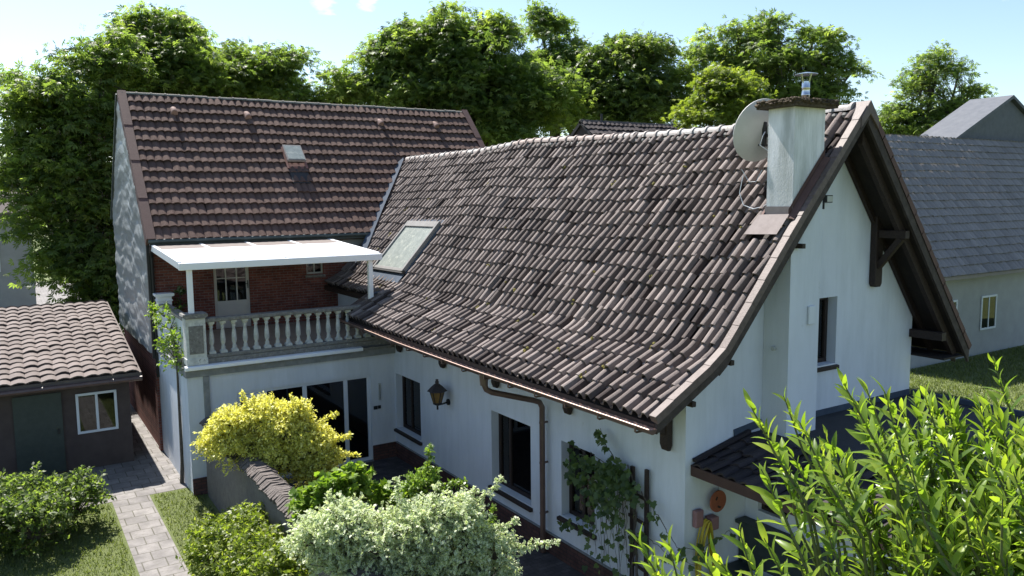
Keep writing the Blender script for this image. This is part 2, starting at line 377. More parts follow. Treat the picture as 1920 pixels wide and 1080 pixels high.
# roof tiles: every tile its own little S-shaped shell, laid course over course
PSU = [0, .03, .075, .18, .30, .42, .52, .62, .71, .86, 1.]
PSH = [-.016, .044, .068, .080, .084, .076, .055, .020, -.008, -.021, -.019]
def tile_prof_s(u):   # high round rib then a shallow pan
    return float(np.interp(u, PSU, PSH))
def tile_prof_r(u):   # low double roll
    return .052*math.sin(math.pi*min(1,max(0,(u*.98+.01)))**1.3)**.7
def tiles(name, mat, parent, P, u0, u1, w, S, g, prof, lift=.035, seg=8, keep=None, jit=1., sway=0.):
    V = []; Fc = []; T = []
    nc = int(round((u1-u0)/w)); nr = int(math.ceil(S/g)); rn = random.Random(hash(name) % 1000 if False else len(name)*31)
    for i in range(nr):
        for j in range(nc):
            uc = u0+(j+.5)*w; sc_ = (i+.5)*g
            if keep and not keep(uc, sc_): continue
            ds = rn.gauss(0, .008)*jit; dh = rn.gauss(0, .0045)*jit; rot = rn.gauss(0, .028)*jit; sh = sway*(i % 2)
            du = rn.gauss(0, .005)*jit; tl = rn.gauss(0, .01)*jit; hs = rn.uniform(.82, 1.12)
            tint = min(1, max(0, rn.gauss(.48, .22)))
            if rn.random() < .03: tint = rn.choice((.02, .98))
            s0 = max(0, i*g+ds) if i else -.03; s1 = min(S, (i+1)*g+.05)
            rows = [(s0, lift-.028, 1), (s0, lift, 0), (s0+(s1-s0)*.5, lift*.5, 0), (s1, .0, 0)]
            base = len(V)
            for (s_, h_, lip) in rows:
                for k in range(seg+1):
                    f = k/seg*1.03
                    hh = prof(min(f, 1.))*hs+h_+dh+tl*(f-.5)
                    uu = u0+(j+f)*w+du+rot*(s_-s0)
                    p, n = P(uu, s_)
                    V.append((p[0]+n[0]*hh, p[1]+n[1]*hh, p[2]+n[2]*hh)); T.append(tint)
            for r_ in range(3):
                for k in range(seg):
                    a = base+r_*(seg+1)+k
                    Fc.append((a, a+1, a+seg+2, a+seg+1))
    o = npmesh(name, np.array(V), np.array(Fc), mat, parent, {'tint': np.array(T)}, smooth=True)
    md = o.modifiers.new('es', 'EDGE_SPLIT'); md.split_angle = RAD(42)
    return o
def shell(mb, P, us, ss, d0, d1):
    base = len(mb.v); nu, ns = len(us), len(ss)
    for d in (d0, d1):
        for u in us:
            for s in ss:
                p, n = P(u, s); mb.v.append((p[0]+n[0]*d, p[1]+n[1]*d, p[2]+n[2]*d))
    def ix(k, i, j): return base+k*nu*ns+i*ns+j
    for k in (0, 1):
        for i in range(nu-1):
            for j in range(ns-1): mb.f.append((ix(k, i, j), ix(k, i+1, j), ix(k, i+1, j+1), ix(k, i, j+1)))
    for i in range(nu-1):
        for j in (0, ns-1): mb.f.append((ix(0, i, j), ix(0, i+1, j), ix(1, i+1, j), ix(1, i, j)))
    for j in range(ns-1):
        for i in (0, nu-1): mb.f.append((ix(0, i, j), ix(0, i, j+1), ix(1, i, j+1), ix(1, i, j)))
def lin(a, b, n): return [a+(b-a)*i/(n-1) for i in range(n)]
def interp(t, xs, ys): return float(np.interp(t, xs, ys))

# ------------------------------------------------------------------ ground
g = MB(); g.add([(-1500, -1500, 0), (1500, -1500, 0), (1500, 1500, 0), (-1500, 1500, 0)], [(0, 1, 2, 3)])
struct(g.build('ground', m_grass))
g = MB(); g.box((-4.35, -2, -.1), (0, 10.18, .004)); struct(g.build('patio_paving', m_pave))
g = MB(); g.box((-30, 10.8, -.1), (-4.85, 24, .004)); g.box((-6.5, 5.2, -.1), (-5.75, 10.8, .004)); struct(g.build('neighbour_paving', m_path))
g = MB(); g.box((-60, 31, -.1), (60, 70, .006)); struct(g.build('village_square', m_path))

# ------------------------------------------------------------------ the white house
PF = [(-1.16, 3.60), (-.75, 3.835), (-.35, 4.06), (-.02, 4.25), (.12, 4.36), (.55, 4.853), (1.8, 6.296), (3.12, 7.82)]
PL = [0.]
for a, b in zip(PF[:-1], PF[1:]): PL.append(PL[-1]+math.hypot(b[0]-a[0], b[1]-a[1]))
SF = PL[-1]
def sag(y): return interp(y, [-1, .1, 1, 2, 3.7, 6, 8.5, 9, 11, 12.5, 16], [0, 0, -.07, -.13, -.10, -.02, .08, .07, -.02, -.02, -.01])
def sag_e(y): return interp(y, [-1, 2.2, 4, 7, 10.6], [0, -.01, -.02, .0, .09])
def PR(y, s):
    x = interp(s, PL, [p[0] for p in PF]); z = interp(s, PL, [p[1] for p in PF])
    e = .12
    xa, za = interp(s-e, PL, [p[0] for p in PF]), interp(s-e, PL, [p[1] for p in PF])
    xb, zb = interp(s+e, PL, [p[0] for p in PF]), interp(s+e, PL, [p[1] for p in PF])
    d = math.hypot(xb-xa, zb-za) or 1
    t = s/SF
    wob = .014*math.sin(y*1.9+s*.8)+.012*math.sin(y*.77-s*1.7+2)
    return (x, y, z+sag(y)*t*t+sag_e(y)*(1-t)+wob*min(1, s)), (-(zb-za)/d, 0, (xb-xa)/d)
def roof_z(x):
    if x < 3.12: return interp(x, [p[0] for p in PF], [p[1] for p in PF])
    return 7.82-(x-3.12)*(7.82-3.74)/(6.35-3.12)
SB = math.hypot(3.23, 4.08)
def PB(y, s):   # back slope, s from its eave up
    t = s/SB; x = 6.35-3.23*t; z = 3.74+4.08*t+sag(y)*t
    return (x, y, z), (4.08/SB, 0, 3.23/SB)

wh = thing('white_house', 'white rendered house with sagging dark pantile roof, dark barge boards and square white chimney', 'house', (2.8, 5, 0))
W_WINS = [(8.74, 10.12, .75, 2.17), (4.03, 5.46, .68, 2.24), (2.10, 3.05, .84, 2.22)]
mb = MB()
wall(mb, 'x', 0, .3, [0, 14.07], .0, lambda a: 4.10, W_WINS)
GW = (2.62, 3.42, 3.72, 4.84)
wall(mb, 'y', 0, .3, [.3, .56, 1, 2, 3.12, 4, 5.62], 0, lambda a: roof_z(a)-.30, [GW])
mb.box((5.32, .3, 0), (5.62, 14.07, 4.1))
mb.build('wall', m_wall, wh)
mb = MB(); mb.prism([(1.62, 2.8), (2.31, 2.8), (2.31, 6.40), (1.62, 5.60)], 'y', -.47, -.003); mb.build('chimney_breast', m_wall, wh)
mb = MB(); mb.box((-.035, -.004, 0), (-.003, 10.145, .385)); mb.build('plinth', m_plinth, wh)
mb = MB(); mb.box((-.05, -.006, .385), (-.002, 10.14, .40)); mb.build('plinth_cap', m_conc, wh)
# floor inside so that rooms read dark
mb = MB(); mb.box((.3, .3, .002), (5.32, 14, .06)); mb.build('room_floor', m_inter, wh)
mb = MB(); mb.box((2.9, .35, .06), (3.0, 14, 3.6)); mb.build('room_wall', m_inter, wh)
for i, (a, b, c, d) in enumerate(W_WINS):
    mull = (b-.42,) if i else (b-.5,)
    window(wh, 'x', .17, a, b, c, d, m_wood, m_dglass, -1, .075, .07, mull=mull, mw=.07, sill=(.06, -.07), sill_m=m_wood, curtain=(b-.36, b-.1))
window(wh, 'y', .17, *GW, m_wood, m_dglass, -1, .07, .07, mull=(3.0,), sill=(.05, -.05), sill_m=m_wood, curtain=(2.7, 3.3))

def yb_of(z): return 13.771+(z-5.557)/1.0998    # where the brick house's roof plane stands at height z
def keepF(u, s):
    p, _ = PR(u, s)
    if u > 10.62 and p[0] < -.34: return False
    if p[2] > 5.45 and u > yb_of(p[2])+.1: return False
    if u > 14.05 and p[2] <= 5.45: return False
    if 1.40 < p[0] < 1.70 and -.40 < u < .05: return False
    if .22 < p[0] < 1.40 and 9.93 < u < 11.90: return False
    if 1.66 < p[0] < 2.3 and -.46 < u < .0: return False
    return True
rf = tiles('roof', m_tile, wh, PR, -.50, 15.9, .2, SF, .305, tile_prof_s, .040, 12, keepF, 1.5)
rf['label'] = 'old dark brown pantile roof with pale lichen and sagging courses'
mb = MB()
ys = lin(-.60, 10.66, 30)
shell(mb, PR, ys, PL, -.05, -.14)
sm = [interp(-.34, [p[0] for p in PF], PL)]+PL[3:]
shell(mb, PR, lin(10.66, 14.05, 8), sm, -.05, -.14)
sm2 = [s for s in PL if s > 1]; sm2 = [interp(5.6, [p[1] for p in PF], PL)]+lin(2.9, SF, 6)
shell(mb, PR, lin(14.05, 14.3, 2), sm2, -.05, -.14)
mb.build('roof_boarding', m_soff, wh)
mb = MB(); shell(mb, PB, lin(-.60, 15.4, 30), lin(0, SB, 6), -.05, -.14); mb.build('rear_roof_boarding', m_soff, wh)
tiles('rear_roof', m_tile, wh, PB, -.58, 14.6, .2, SB, .305, tile_prof_s, .036, 5, None)
# ridge caps
mb = MB(); y = -.42; k = 0; rn = random.Random(3)
while y < 15.4:
    if not (-.55 < y < -.5):
        z = 7.82+sag(y); z2 = 7.82+sag(y+.34); ti = min(1, max(0, rn.gauss(.75, .2))); ti = rn.uniform(.05, .3) if 5.2 < y < 9 else ti
        n = 9; base = len(mb.v)
        ring = [(0, .135), (.05, .135), (.055, .105), (.36, .112)]
        for (dy, r) in ring:
            for j in range(n):
                a = math.pi*j/(n-1); zz = z+(z2-z)*dy/.34
                mb.v.append((3.12+r*math.cos(a)*1.05, y+dy, zz-.02+r*math.sin(a)*.95)); mb.t[len(mb.v)-1] = ti
        for q in range(3):
            for j in range(n-1): a = base+q*n+j; mb.f.append((a, a+1, a+n+1, a+n))
        mb.f.append(tuple(base+j for j in range(n)))
    y += .335
mb.build('ridge_tiles', m_ridge, wh, smooth=True)
mb = MB()
for i in range(90):   # crumbling mortar and moss under the ridge caps
    y = -.3+i*.17; z = 7.82+sag(y)
    mb.lathe((3.01+rn.uniform(-.02, .02), y+rn.uniform(-.03, .03), z-.13), [(.05, 0), (.07, .04), (.04, .08)], 6)
mb.build('ridge_moss', m_stoned, wh)['kind'] = 'stuff'
m_lich = M('ochre_lichen', (.22, .17, .03), (.12, .12, .04), 30, .95, .5, 60)
mb = MB(); rn = random.Random(31)
for i in range(46):
    x = rn.uniform(-.9, 2.9); y = rn.uniform(-.2, 13); s_ = interp(x, [p[0] for p in PF], PL); p, n_ = PR(y, s_)
    if (9.8 < y < 12 and .1 < x < 1.6) or (y < .3 and x > 1.3): continue
    for q in range(rn.randint(1, 4)):
        dx, dy = rn.uniform(-.04, .04), rn.uniform(-.05, .05); r = rn.uniform(.012, .035)
        mb.lathe((p[0]+dx+n_[0]*.085, p[1]+dy, p[2]+dx*1.1+n_[2]*.085), [(r*.7, -.02), (r, 0), (r*.5, .018)], 6)
mb.build('roof_moss', m_lich, wh)['kind'] = 'stuff'
# verge: barge boards, pale verge tiles
mb = MB(); n = len(PF)
def strip(mb, y0, y1, top, bot, pts, steps=None):
    for (xa, za), (xb, zb) in zip(pts[:-1], pts[1:]):
        mb.add([(xa, y0, za+top), (xb, y0, zb+top), (xb, y1, zb+top), (xa, y1, za+top), (xa, y0, za+bot), (xb, y0, zb+bot), (xb, y1, zb+bot), (xa, y1, za+bot)],
               [(0, 1, 2, 3), (7, 6, 5, 4), (0, 4, 5, 1), (2, 6, 7, 3)])
    for (x, z) in (pts[0], pts[-1]): mb.add([(x, y0, z+top), (x, y1, z+top), (x, y1, z+bot), (x, y0, z+bot)], [(0, 1, 2, 3)])
BK = [(3.12, 7.82), (6.36, 3.73)]
strip(mb, -.645, -.60, .03, -.16, PF[:4]); strip(mb, -.645, -.60, .03, -.185, PF[3:]); mb.build('barge_board', m_barge, wh)
mb = MB(); strip(mb, -.645, -.60, .03, -.24, BK); mb.build('barge_board', m_barge, wh)
mb = MB(); strip(mb, -.50, -.42, -.16, -.42, [(3.2, 7.7), (6.2, 3.91)]); strip(mb, -.08, -.01, -.16, -.36, [(3.3, 7.6), (6.2, 3.91)]); mb.build('verge_rafter', m_wood, wh)
mb = MB()
seglist = []
for a, b in zip(PF[:-1], PF[1:]): seglist.append((a, b))
s = -.02; i = 0
while s < SF-.05:
    e = min(SF-.02, s+.40)
    (xa, _, za), na = PR(-.6, max(0, s)); (xb, _, zb), nb = PR(-.6, e)
    la, lb = .094, .088
    mb.add([(xa+na[0]*la, -.665, za+na[2]*la), (xb+nb[0]*lb, -.665, zb+nb[2]*lb), (xb+nb[0]*lb, -.535, zb+nb[2]*lb), (xa+na[0]*la, -.535, za+na[2]*la),
            (xa, -.665, za-.02), (xb, -.665, zb-.02), (xb, -.535, zb), (xa, -.535, za)], [(0, 1, 2, 3), (0, 4, 5, 1), (2, 6, 7, 3), (0, 3, 7, 4), (1, 5, 6, 2)])
    s += .385
mb.build('verge_tiles', m_vergel, wh, bevel=.006)
mb = MB(); s = 0
while s < SB-.05:
    e = min(SB, s+.40); (xa, _, za), na = PB(-.6, s); (xb, _, zb), nb = PB(-.6, e)
    mb.add([(xa+na[0]*.09, -.66, za+na[2]*.09), (xb+nb[0]*.07, -.66, zb+nb[2]*.07), (xb+nb[0]*.07, -.5, zb+nb[2]*.07), (xa+na[0]*.09, -.5, za+na[2]*.09),
            (xa, -.66, za-.02), (xb, -.66, zb-.02), (xb, -.5, zb), (xa, -.5, za)], [(3, 2, 1, 0), (1, 5, 4, 0), (3, 7, 6, 2), (4, 7, 3, 0), (2, 6, 5, 1)])
    s += .385
mb.build('rear_verge_tiles', m_verge, wh)
mb = MB(); mb.prism([(2.90, 7.66), (3.12, 7.93), (3.34, 7.66), (3.34, 7.50), (3.12, 7.72), (2.9, 7.50)], 'y', -.68, -.40); mb.build('ridge_end_cap', m_vergel, wh, bevel=.01)
# edge strip where the low eave stops above the terrace
mb = MB()
for s in lin(0, .85, 4)[:-1]:
    (xa, _, za), na = PR(10.62, s); (xb, _, zb), nb = PR(10.62, s+.30)
    mb.add([(xa, 10.60, za+.09), (xb, 10.60, zb+.09), (xb, 10.74, zb+.07), (xa, 10.74, za+.07), (xa, 10.60, za-.12), (xb, 10.60, zb-.12), (xb, 10.74, zb-.14), (xa, 10.74, za-.14)],
           [(0, 1, 2, 3), (0, 4, 5, 1), (2, 6, 7, 3), (0, 3, 7, 4), (1, 5, 6, 2)])
mb.build('eave_end_strip', m_gutb, wh)
mb = MB(); mb.beam((-.37, 10.72, 4.02), (-.37, 14.05, 4.02), .06, .14); mb.build('upper_eave_board', m_wood, wh)
# lead strip along the brick house's roof
mb = MB()
for s in lin(1.95, SF-.2, 9)[:-1]:
    (xa, _, za), na = PR(15, s); e = s+(SF-.2-1.95)/8; (xb, _, zb), nb = PR(15, e)
    ya, yb = yb_of(za), yb_of(zb)
    mb.add([(xa-.09, ya-.13, za+.13), (xb-.09, yb-.13, zb+.13), (xb-.05, yb-.03, zb+.20), (xa-.05, ya-.03, za+.20)], [(0, 1, 2, 3)])
    mb.add([(xa-.30, ya-.06, za+.02), (xb-.30, yb-.06, zb+.02), (xb-.05, yb-.03, zb+.20), (xa-.05, ya-.03, za+.20)], [(0, 1, 2, 3)])
mb.build('valley_flashing', m_lead, wh)
# gutter and downpipe
mb = MB(); base = 0; ysg = lin(-.66, 10.72, 26); nseg = 8; R_ = .068
for y in ysg:
    ez = 3.50+sag_e(y)
    for rr in (R_, R_-.006):
        for j in range(nseg+1):
            a = math.pi+math.pi*j/nseg; mb.v.append((-1.24+rr*math.cos(a), y, ez+.02+rr*math.sin(a)))
st = 2*(nseg+1)
for i in range(len(ysg)-1):
    for j in range(nseg):
        a = i*st+j; mb.f.append((a, a+1, a+1+st, a+st)); b = a+nseg+1; mb.f.append((b, b+st, b+1+st, b+1))
    for j in (0, nseg): a = i*st+j; mb.f.append((a, a+st, a+st+nseg+1, a+nseg+1))
for i in (0, len(ysg)-1): mb.f.append(tuple(i*st+j for j in range(nseg+1)))
for e_ in (-1.24-R_,):
    bead = MB().tube([(e_, y, 3.527+sag_e(y)) for y in ysg], .014, 8)
gu = mb.build('gutter', m_gutb, wh, smooth=True); bead.build('gutter_bead', m_bead, gu, smooth=True)
gb = None
for y in lin(-.4, 10.5, 15):
    if gb is None:
        mb = MB(); mb.prism([(-1.322, 3.53), (-1.322, 3.44), (-1.30, 3.425), (-1.16, 3.425), (-1.16, 3.445), (-1.30, 3.445), (-1.312, 3.455), (-1.312, 3.53)], 'y', y-.015, y+.015)
        gb = mb.build('gutter_bracket', m_gutb, gu)
    else:
        c_ = gb.copy(); COL.objects.link(c_); c_.parent = gu; c_.location = (0, y+.4, sag_e(y))
mb = MB(); mb.beam((-1.15, -.6, 3.50), (-1.15, 10.6, 3.54), .03, .13); mb.build('fascia', m_wood, wh)
mb = MB()
mb.tube([(-1.24, 3.62, 3.46), (-1.24, 3.62, 3.30), (-1.20, 3.61, 3.20), (-1.10, 3.60, 3.14), (-.30, 3.50, 2.90), (-.17, 3.48, 2.85), (-.12, 3.47, 2.75), (-.12, 3.47, 2.5), (-.12, 3.47, .02)], .052, 12)
for z in (2.45, 1.7, .75): mb.lathe((-.12, 3.47, z), [(.058, 0), (.058, .03)], 12); mb.box((-.07, 3.455, z), (0, 3.485, z+.03))
mb.lathe((-1.24, 3.62, 3.28), [(.07, 0), (.085, .2)], 12)
mb.build('downpipe', m_gutb, wh, smooth=True)
# eave brackets on the long wall
bz = 2.78
def eave_bracket(y0):
    m = MB()
    m.prism([(-.02, bz+.98), (-.13, bz+.98), (-.14, bz+.10), (-.10, bz), (-.05, bz), (-.02, bz+.08)], 'y', y0-.075, y0+.075)
    m.prism([(-.131, bz+.24), (-.55, bz+.56), (-.95, bz+.68), (-.95, bz+.86), (-.131, bz+1.0)], 'y', y0-.05, y0+.05)
    return m
b0 = eave_bracket(.32).build('eave_bracket', m_wood, wh, bevel=.01)
for y in (2.75, 5.15, 7.42, 9.70):
    c = b0.copy(); COL.objects.link(c); c.parent = wh; c.location = (0, y-.32, .0)
# gable bracket, purlin ends
mb = MB()
mb.prism([(4.26, 5.0), (4.30, 4.94), (4.42, 4.94), (4.46, 5.0), (4.46, 5.92), (4.26, 6.15)], 'y', -.12, -.005)
mb.beam((4.36, -.12, 5.84), (4.36, -.60, 5.84), .12, .13); mb.beam((4.36, -.10, 5.28), (4.36, -.50, 5.78), .10, .10)
mb.build('gable_bracket', m_wood, wh, bevel=.008)
mb = MB(); mb.beam((5.60, 0, 4.02), (5.60, -.60, 4.02), .13, .14); mb.build('purlin_end', m_wood, wh)
for x, z in ((1.74, 5.74), (.28, 4.18), (-.45, 3.70)):
    mb = MB(); mb.beam((x, -.60, z+.02), (x, 0, z+.02), .07, .07); mb.build('purlin_end', m_wood, wh)
mb = MB(); mb.box((5.63, -.598, 3.60), (6.34, 14, 3.63)); mb.build('rear_eave_board', m_soff, wh)
mb = MB(); mb.tube([(6.41, -.60, 3.66), (6.41, 14, 3.66)], .05, 8); mb.build('rear_gutter', m_gutb, wh, smooth=True)
# chimney
mb = MB(); mb.prism([(1.62, 5.601), (2.31, 6.401), (2.31, 7.78), (1.62, 7.78)], 'y', -.47, 0); ch = mb.build('chimney', m_chim, wh, bevel=0)
mb = MB(); nb = 18
mb.box((1.50, -.60, 7.775), (2.43, .13, 7.885))
cp = mb.build('chimney_cap', m_moss, ch)
rn = random.Random(11)
mb = MB()
for i in range(260):
    side = rn.random()
    x = rn.uniform(1.5, 2.43); y = rn.uniform(-.6, .13)
    if side < .35: y = -.6+rn.uniform(-.01, .02)
    elif side < .6: x = 1.5+rn.uniform(-.01, .02)
    r = rn.uniform(.02, .05); mb.lathe((x, y, 7.87-rn.uniform(0, .06)*(side < .6)), [(r*.6, -.01), (r, .012), (r*.5, .03)], 6)
mb.build('moss', m_moss, cp)['kind'] = 'stuff'
mb = MB(); mb.lathe((2.13, -.25, 7.885), [(.058, 0), (.058, .09), (.062, .095), (.062, .11), (.058, .115), (.058, .20), (.061, .205), (.061, .215), (.058, .22), (.058, .30)], 20); fl = mb.build('flue', m_steel, ch, smooth=True)
mb = MB()
for a in (0, 1.57, 3.14, 4.71): mb.beam((2.13+.055*math.cos(a), -.25+.055*math.sin(a), 8.16), (2.13+.10*math.cos(a), -.25+.10*math.sin(a), 8.29), .014, .005, (1, 1, 0))
mb.lathe((2.13, -.25, 8.285), [(.17, 0), (.17, .006), (.03, .035), (.01, .036)], 20)
mb.build('flue_cowl', m_steel, fl, smooth=False)
mb = MB()
def RP(x, y, h):
    s_ = interp(x, [p[0] for p in PF], PL); p, n = PR(y, s_); return (p[0]+n[0]*h, y, p[2]+n[2]*h)
mb.add([RP(1.64, -.49, .15), RP(1.64, .06, .15), RP(1.40, .14, .135), RP(1.40, -.46, .135)], [(0, 1, 2, 3)])
mb.add([(1.605, -.485, 6.16), (1.605, .02, 6.16), (1.605, .02, 6.34), (1.605, -.485, 6.34)], [(0, 1, 2, 3)])
mb.build('chimney_apron', m_apron, ch)
mb = MB()
for x in lin(1.6, 2.4, 3)[:-1]:
    mb.add([RP(x, -.485, .14), RP(x+.4, -.485, .14), RP(x+.4, -.58, .10), RP(x, -.58, .10)], [(0, 1, 2, 3)])
    a = RP(x, -.478, .10); b = RP(x+.4, -.478, .10)
    mb.add([a, b, (b[0], -.478, b[2]+.15), (a[0], -.478, a[2]+.15)], [(0, 1, 2, 3)])
mb.build('side_flashing', m_verge, ch); mb = MB()
for x in lin(1.6, 2.4, 3)[:-1]: mb.add([RP(x, .01, .12), RP(x+.4, .01, .12), RP(x+.4, .12, .07), RP(x, .12, .07)], [(0, 1, 2, 3)])
mb.build('side_flashing', m_verge, ch)
# big skylight in the pantile roof
sk = MB()
def SKP(x, y, h): return RP(x, y, h)
def skbox(m, x0, x1, y0, y1, h0, h1):
    vs = [SKP(x0, y0, h0), SKP(x1, y0, h0), SKP(x1, y1, h0), SKP(x0, y1, h0), SKP(x0, y0, h1), SKP(x1, y0, h1), SKP(x1, y1, h1), SKP(x0, y1, h1)]
    m.add(vs, [(0, 3, 2, 1), (4, 5, 6, 7), (0, 1, 5, 4), (1, 2, 6, 5), (2, 3, 7, 6), (3, 0, 4, 7)])
yA, yB, xA, xB = 9.98, 11.86, .30, 1.38
skbox(sk, xA, xB, yA, yA+.09, -.02, .17); skbox(sk, xA, xB, yB-.09, yB, -.02, .17); skbox(sk, xA, xA+.06, yA+.09, yB-.09, -.02, .155); skbox(sk, xB-.12, xB, yA+.09, yB-.09, -.02, .17)
sw = sk.build('skylight', M('skylight_frame', (.17, .165, .16), (.22, .215, .21), 5, .7, spec=.15), wh, bevel=.008)
sk = MB(); skbox(sk, xA+.05, xB-.10, yA+.07, yB-.07, .10, .13); sk.build('pane', m_sky, sw)
sk = MB(); skbox(sk, xA-.03, xA+.03, yA-.02, yB+.02, .06, .145); sk.build('lower_rail', m_black, sw)
sk = MB(); skbox(sk, xA-.22, xA-.03, yA-.05, yB+.05, .075, .085); skbox(sk, xA, xB+.03, yA-.07, yA-.01, .05, .07); skbox(sk, xA, xB+.03, yB+.01, yB+.06, .05, .07); skbox(sk, xB, xB+.08, yA-.06, yB+.06, .05, .07); sk.build('flashing', m_lead, sw)
# odd bits on the gable
mb = MB(); mb.box((2.03, -.51, 4.56), (2.18, -.473, 4.84)); tag(mb.build('junction_box', m_upvc, bevel=.01), 'small white junction box on the chimney breast below the barge board', 'electric box')
mb = MB(); mb.tube([(1.615, -.22, 4.20), (1.57, -.22, 4.20)], .035, 10); tag(mb.build('vent_cap', m_cream), 'small round cream cap on the side of the chimney breast', 'vent cap')
fl_ = thing('floodlight', 'small black floodlight under the gable beside the barge board', 'floodlight', (2.94, -.05, 6.40))
mb = MB(); mb.box((2.86, -.14, 6.38), (3.02, -.07, 6.50)); bd = mb.build('housing', m_black, fl_, bevel=.006)
mb = MB(); mb.box((2.875, -.146, 6.395), (3.005, -.142, 6.485)); mb.build('glass', m_cream, fl_)
mb = MB(); mb.box((2.88, -.08, 6.28), (2.90, 0, 6.46)); mb.build('bracket', m_black, fl_)

# satellite dish on the chimney
di = thing('satellite_dish', 'large pale grey satellite dish seen from behind, left of the chimney', 'satellite dish', (1.98, .42, 7.2))
c = Vector((2.02, .50, 7.52)); ax = Vector((.22, .90, .30)).normalized()
r_ = ax.cross(Vector((0, 0, 1))).normalized(); u_ = r_.cross(ax)
mb = MB(); NR, NS = 8, 40
for layer, dd in ((0, 0), (1, .012)):
    for i in range(NR+1):
        rr = .50*i/NR
        for j in range(NS):
            a = 2*math.pi*j/NS; q = c+(r_*math.cos(a)*.95+u_*math.sin(a))*rr-ax*(.085-.36*rr*rr+dd)
            mb.v.append(tuple(q))
for layer in (0, 1):
    for i in range(NR):
        for j in range(NS):
            a = layer*(NR+1)*NS+i*NS+j; b = layer*(NR+1)*NS+i*NS+(j+1) % NS; mb.f.append((a, b, b+NS, a+NS))
for j in range(NS): a = NR*NS+j; b = NR*NS+(j+1) % NS; o_ = (NR+1)*NS; mb.f.append((a, b, b+o_, a+o_))
mb.build('reflector', m_dish, di, smooth=True)
mb = MB(); bk = c-ax*.11
mb.beam(bk+Vector((0, 0, -.22))-ax*.02, bk+Vector((0, 0, .16))-ax*.02, .05, .05, (1, 0, 0)); mb.beam(bk-r_*.09-Vector((0, 0, .2)), bk+r_*.09-Vector((0, 0, .2)), .03, .03); mb.beam(bk-r_*.09+Vector((0, 0, .13)), bk+r_*.09+Vector((0, 0, .13)), .03, .03)
mb.build('mount', m_black, di)
mb = MB(); mb.tube([bk+Vector((.02, -.03, -.05)), (2.0, .2, 7.40), (2.0, 0.0, 7.40)], .022, 8); mb.tube([(2.0, .2, 7.15), (2.0, .2, 7.6)], .025, 8); mb.build('wall_arm', m_black, di)
mb = MB(); bx_ = bk-ax*.05+r_*.07; mb.box(bx_-Vector((.03, .03, .11)), bx_+Vector((.03, .03, .11))); mb.build('converter_box', m_cream, di, bevel=.01)
mb = MB(); pts = [tuple(bk+Vector((-.02, -.04, .0))), (1.86, .30, 7.42), (1.83, .33, 7.28), (1.95, .28, 7.2), (1.96, .1, 7.25)]; mb.tube(pts, .008, 6)
mb.build('cable', m_upvc, di, smooth=True); mb = MB()
mb.tube([(1.72, .55, 6.82), (1.68, .58, 6.55), (1.66, .48, 6.36), (1.68, .3, 6.30), (1.70, .12, 6.34), (1.74, .02, 6.42)], .006, 6)
mb.build('cable', m_upvc, di, smooth=True); mb = MB()
mb.tube([(1.76, .62, 6.92), (1.80, .5, 6.72), (1.80, .36, 6.72), (1.86, .3, 6.9)], .005, 6)
mb.build('cable', m_upvc, di, smooth=True)

# ------------------------------------------------------------------ garden room with the roof terrace
gr = thing('garden_room', 'flat-roofed white garden room with sliding patio doors below the terrace', 'garden room', (-2.5, 12, 0))
mb = MB(); DO = (-3.88, -.66, .02, 2.2)
wall(mb, 'y', 10.18, .3, [-4.93, 0], 0, lambda a: 2.68, [DO])
mb.box((-4.93, 10.48, 0), (-4.63, 14.07, 2.68)); mb.build('wall', m_wall, gr)
mb = MB(); mb.box((-4.97, 10.10, 2.682), (-.002, 14.06, 2.84)); mb.build('slab', m_conc, gr)
mb = MB(); mb.box((-4.93, 10.13, 2.842), (-.004, 14.06, 3.06)); mb.build('slab_upstand', m_stoned, gr)
mb = MB(); mb.box((-4.64, 10.4, 3.062), (-.006, 14.05, 3.09)); mb.build('terrace_floor', m_floor, gr)
mb = MB(); mb.box((-.65, 10.145, 0), (-.036, 10.178, .385)); mb.box((-4.93, 10.145, 0), (-3.90, 10.178, .385)); mb.build('plinth', m_plinx, gr)
mb = MB(); mb.prism([(9.98, 2.86), (9.98, 2.93), (10.0, 2.94), (10.12, 2.95), (10.12, 2.845), (10.02, 2.845)], 'x', -4.98, -.9); mb.build('white_gutter', m_alu, gr, bevel=.006)
mb = MB(); mb.prism([(9.99, 2.86), (9.99, 2.92), (10.12, 2.94), (10.12, 2.846)], 'x', -.898, -.16); mb.build('grey_gutter', m_stoned, gr)
mb = MB(); mb.box((-4.60, 10.12, 0), (-4.48, 10.176, 2.67)); mb.build('corner_strip', m_conc, gr)
mb = MB(); mb.box((-4.6, 13.6, .3), (-.02, 13.65, 2.6)); mb.build('room_wall', m_inter, gr)
pd = window(gr, 'y', 10.22, *DO, m_upvc, m_dglass, -1, .075, .08, mull=(-3.25, -2.31, -1.29), mw=.10, name='patio_door')
mb = MB(); mb.box((-2.72, 10.30, .1), (-2.69, 10.34, 2.12)); mb.box((-3.87, 10.2, 2.0), (-3.26, 10.215, 2.12)); mb.build('inner_frame', m_upvc, pd)
mb = MB(); mb.box((-2.28, 10.195, .95), (-2.25, 10.222, 1.15)); mb.build('handle', m_black, pd)
mb = MB(); mb.box((-3.9, 10.10, .004), (-.66, 10.18, .03)); mb.build('door_step', m_conc, gr)
mb = MB()
for i in range(40):
    x = -3.7+i*.05; mb.add([(x, 10.55+.03*(i % 2), .1), (x+.05, 10.55+.03*((i+1) % 2), .1), (x+.05, 10.55+.03*((i+1) % 2), 2.1), (x, 10.55+.03*(i % 2), 2.1)], [(0, 1, 2, 3)]) if i < 9 else None
mb.build('curtain', m_curt, pd)
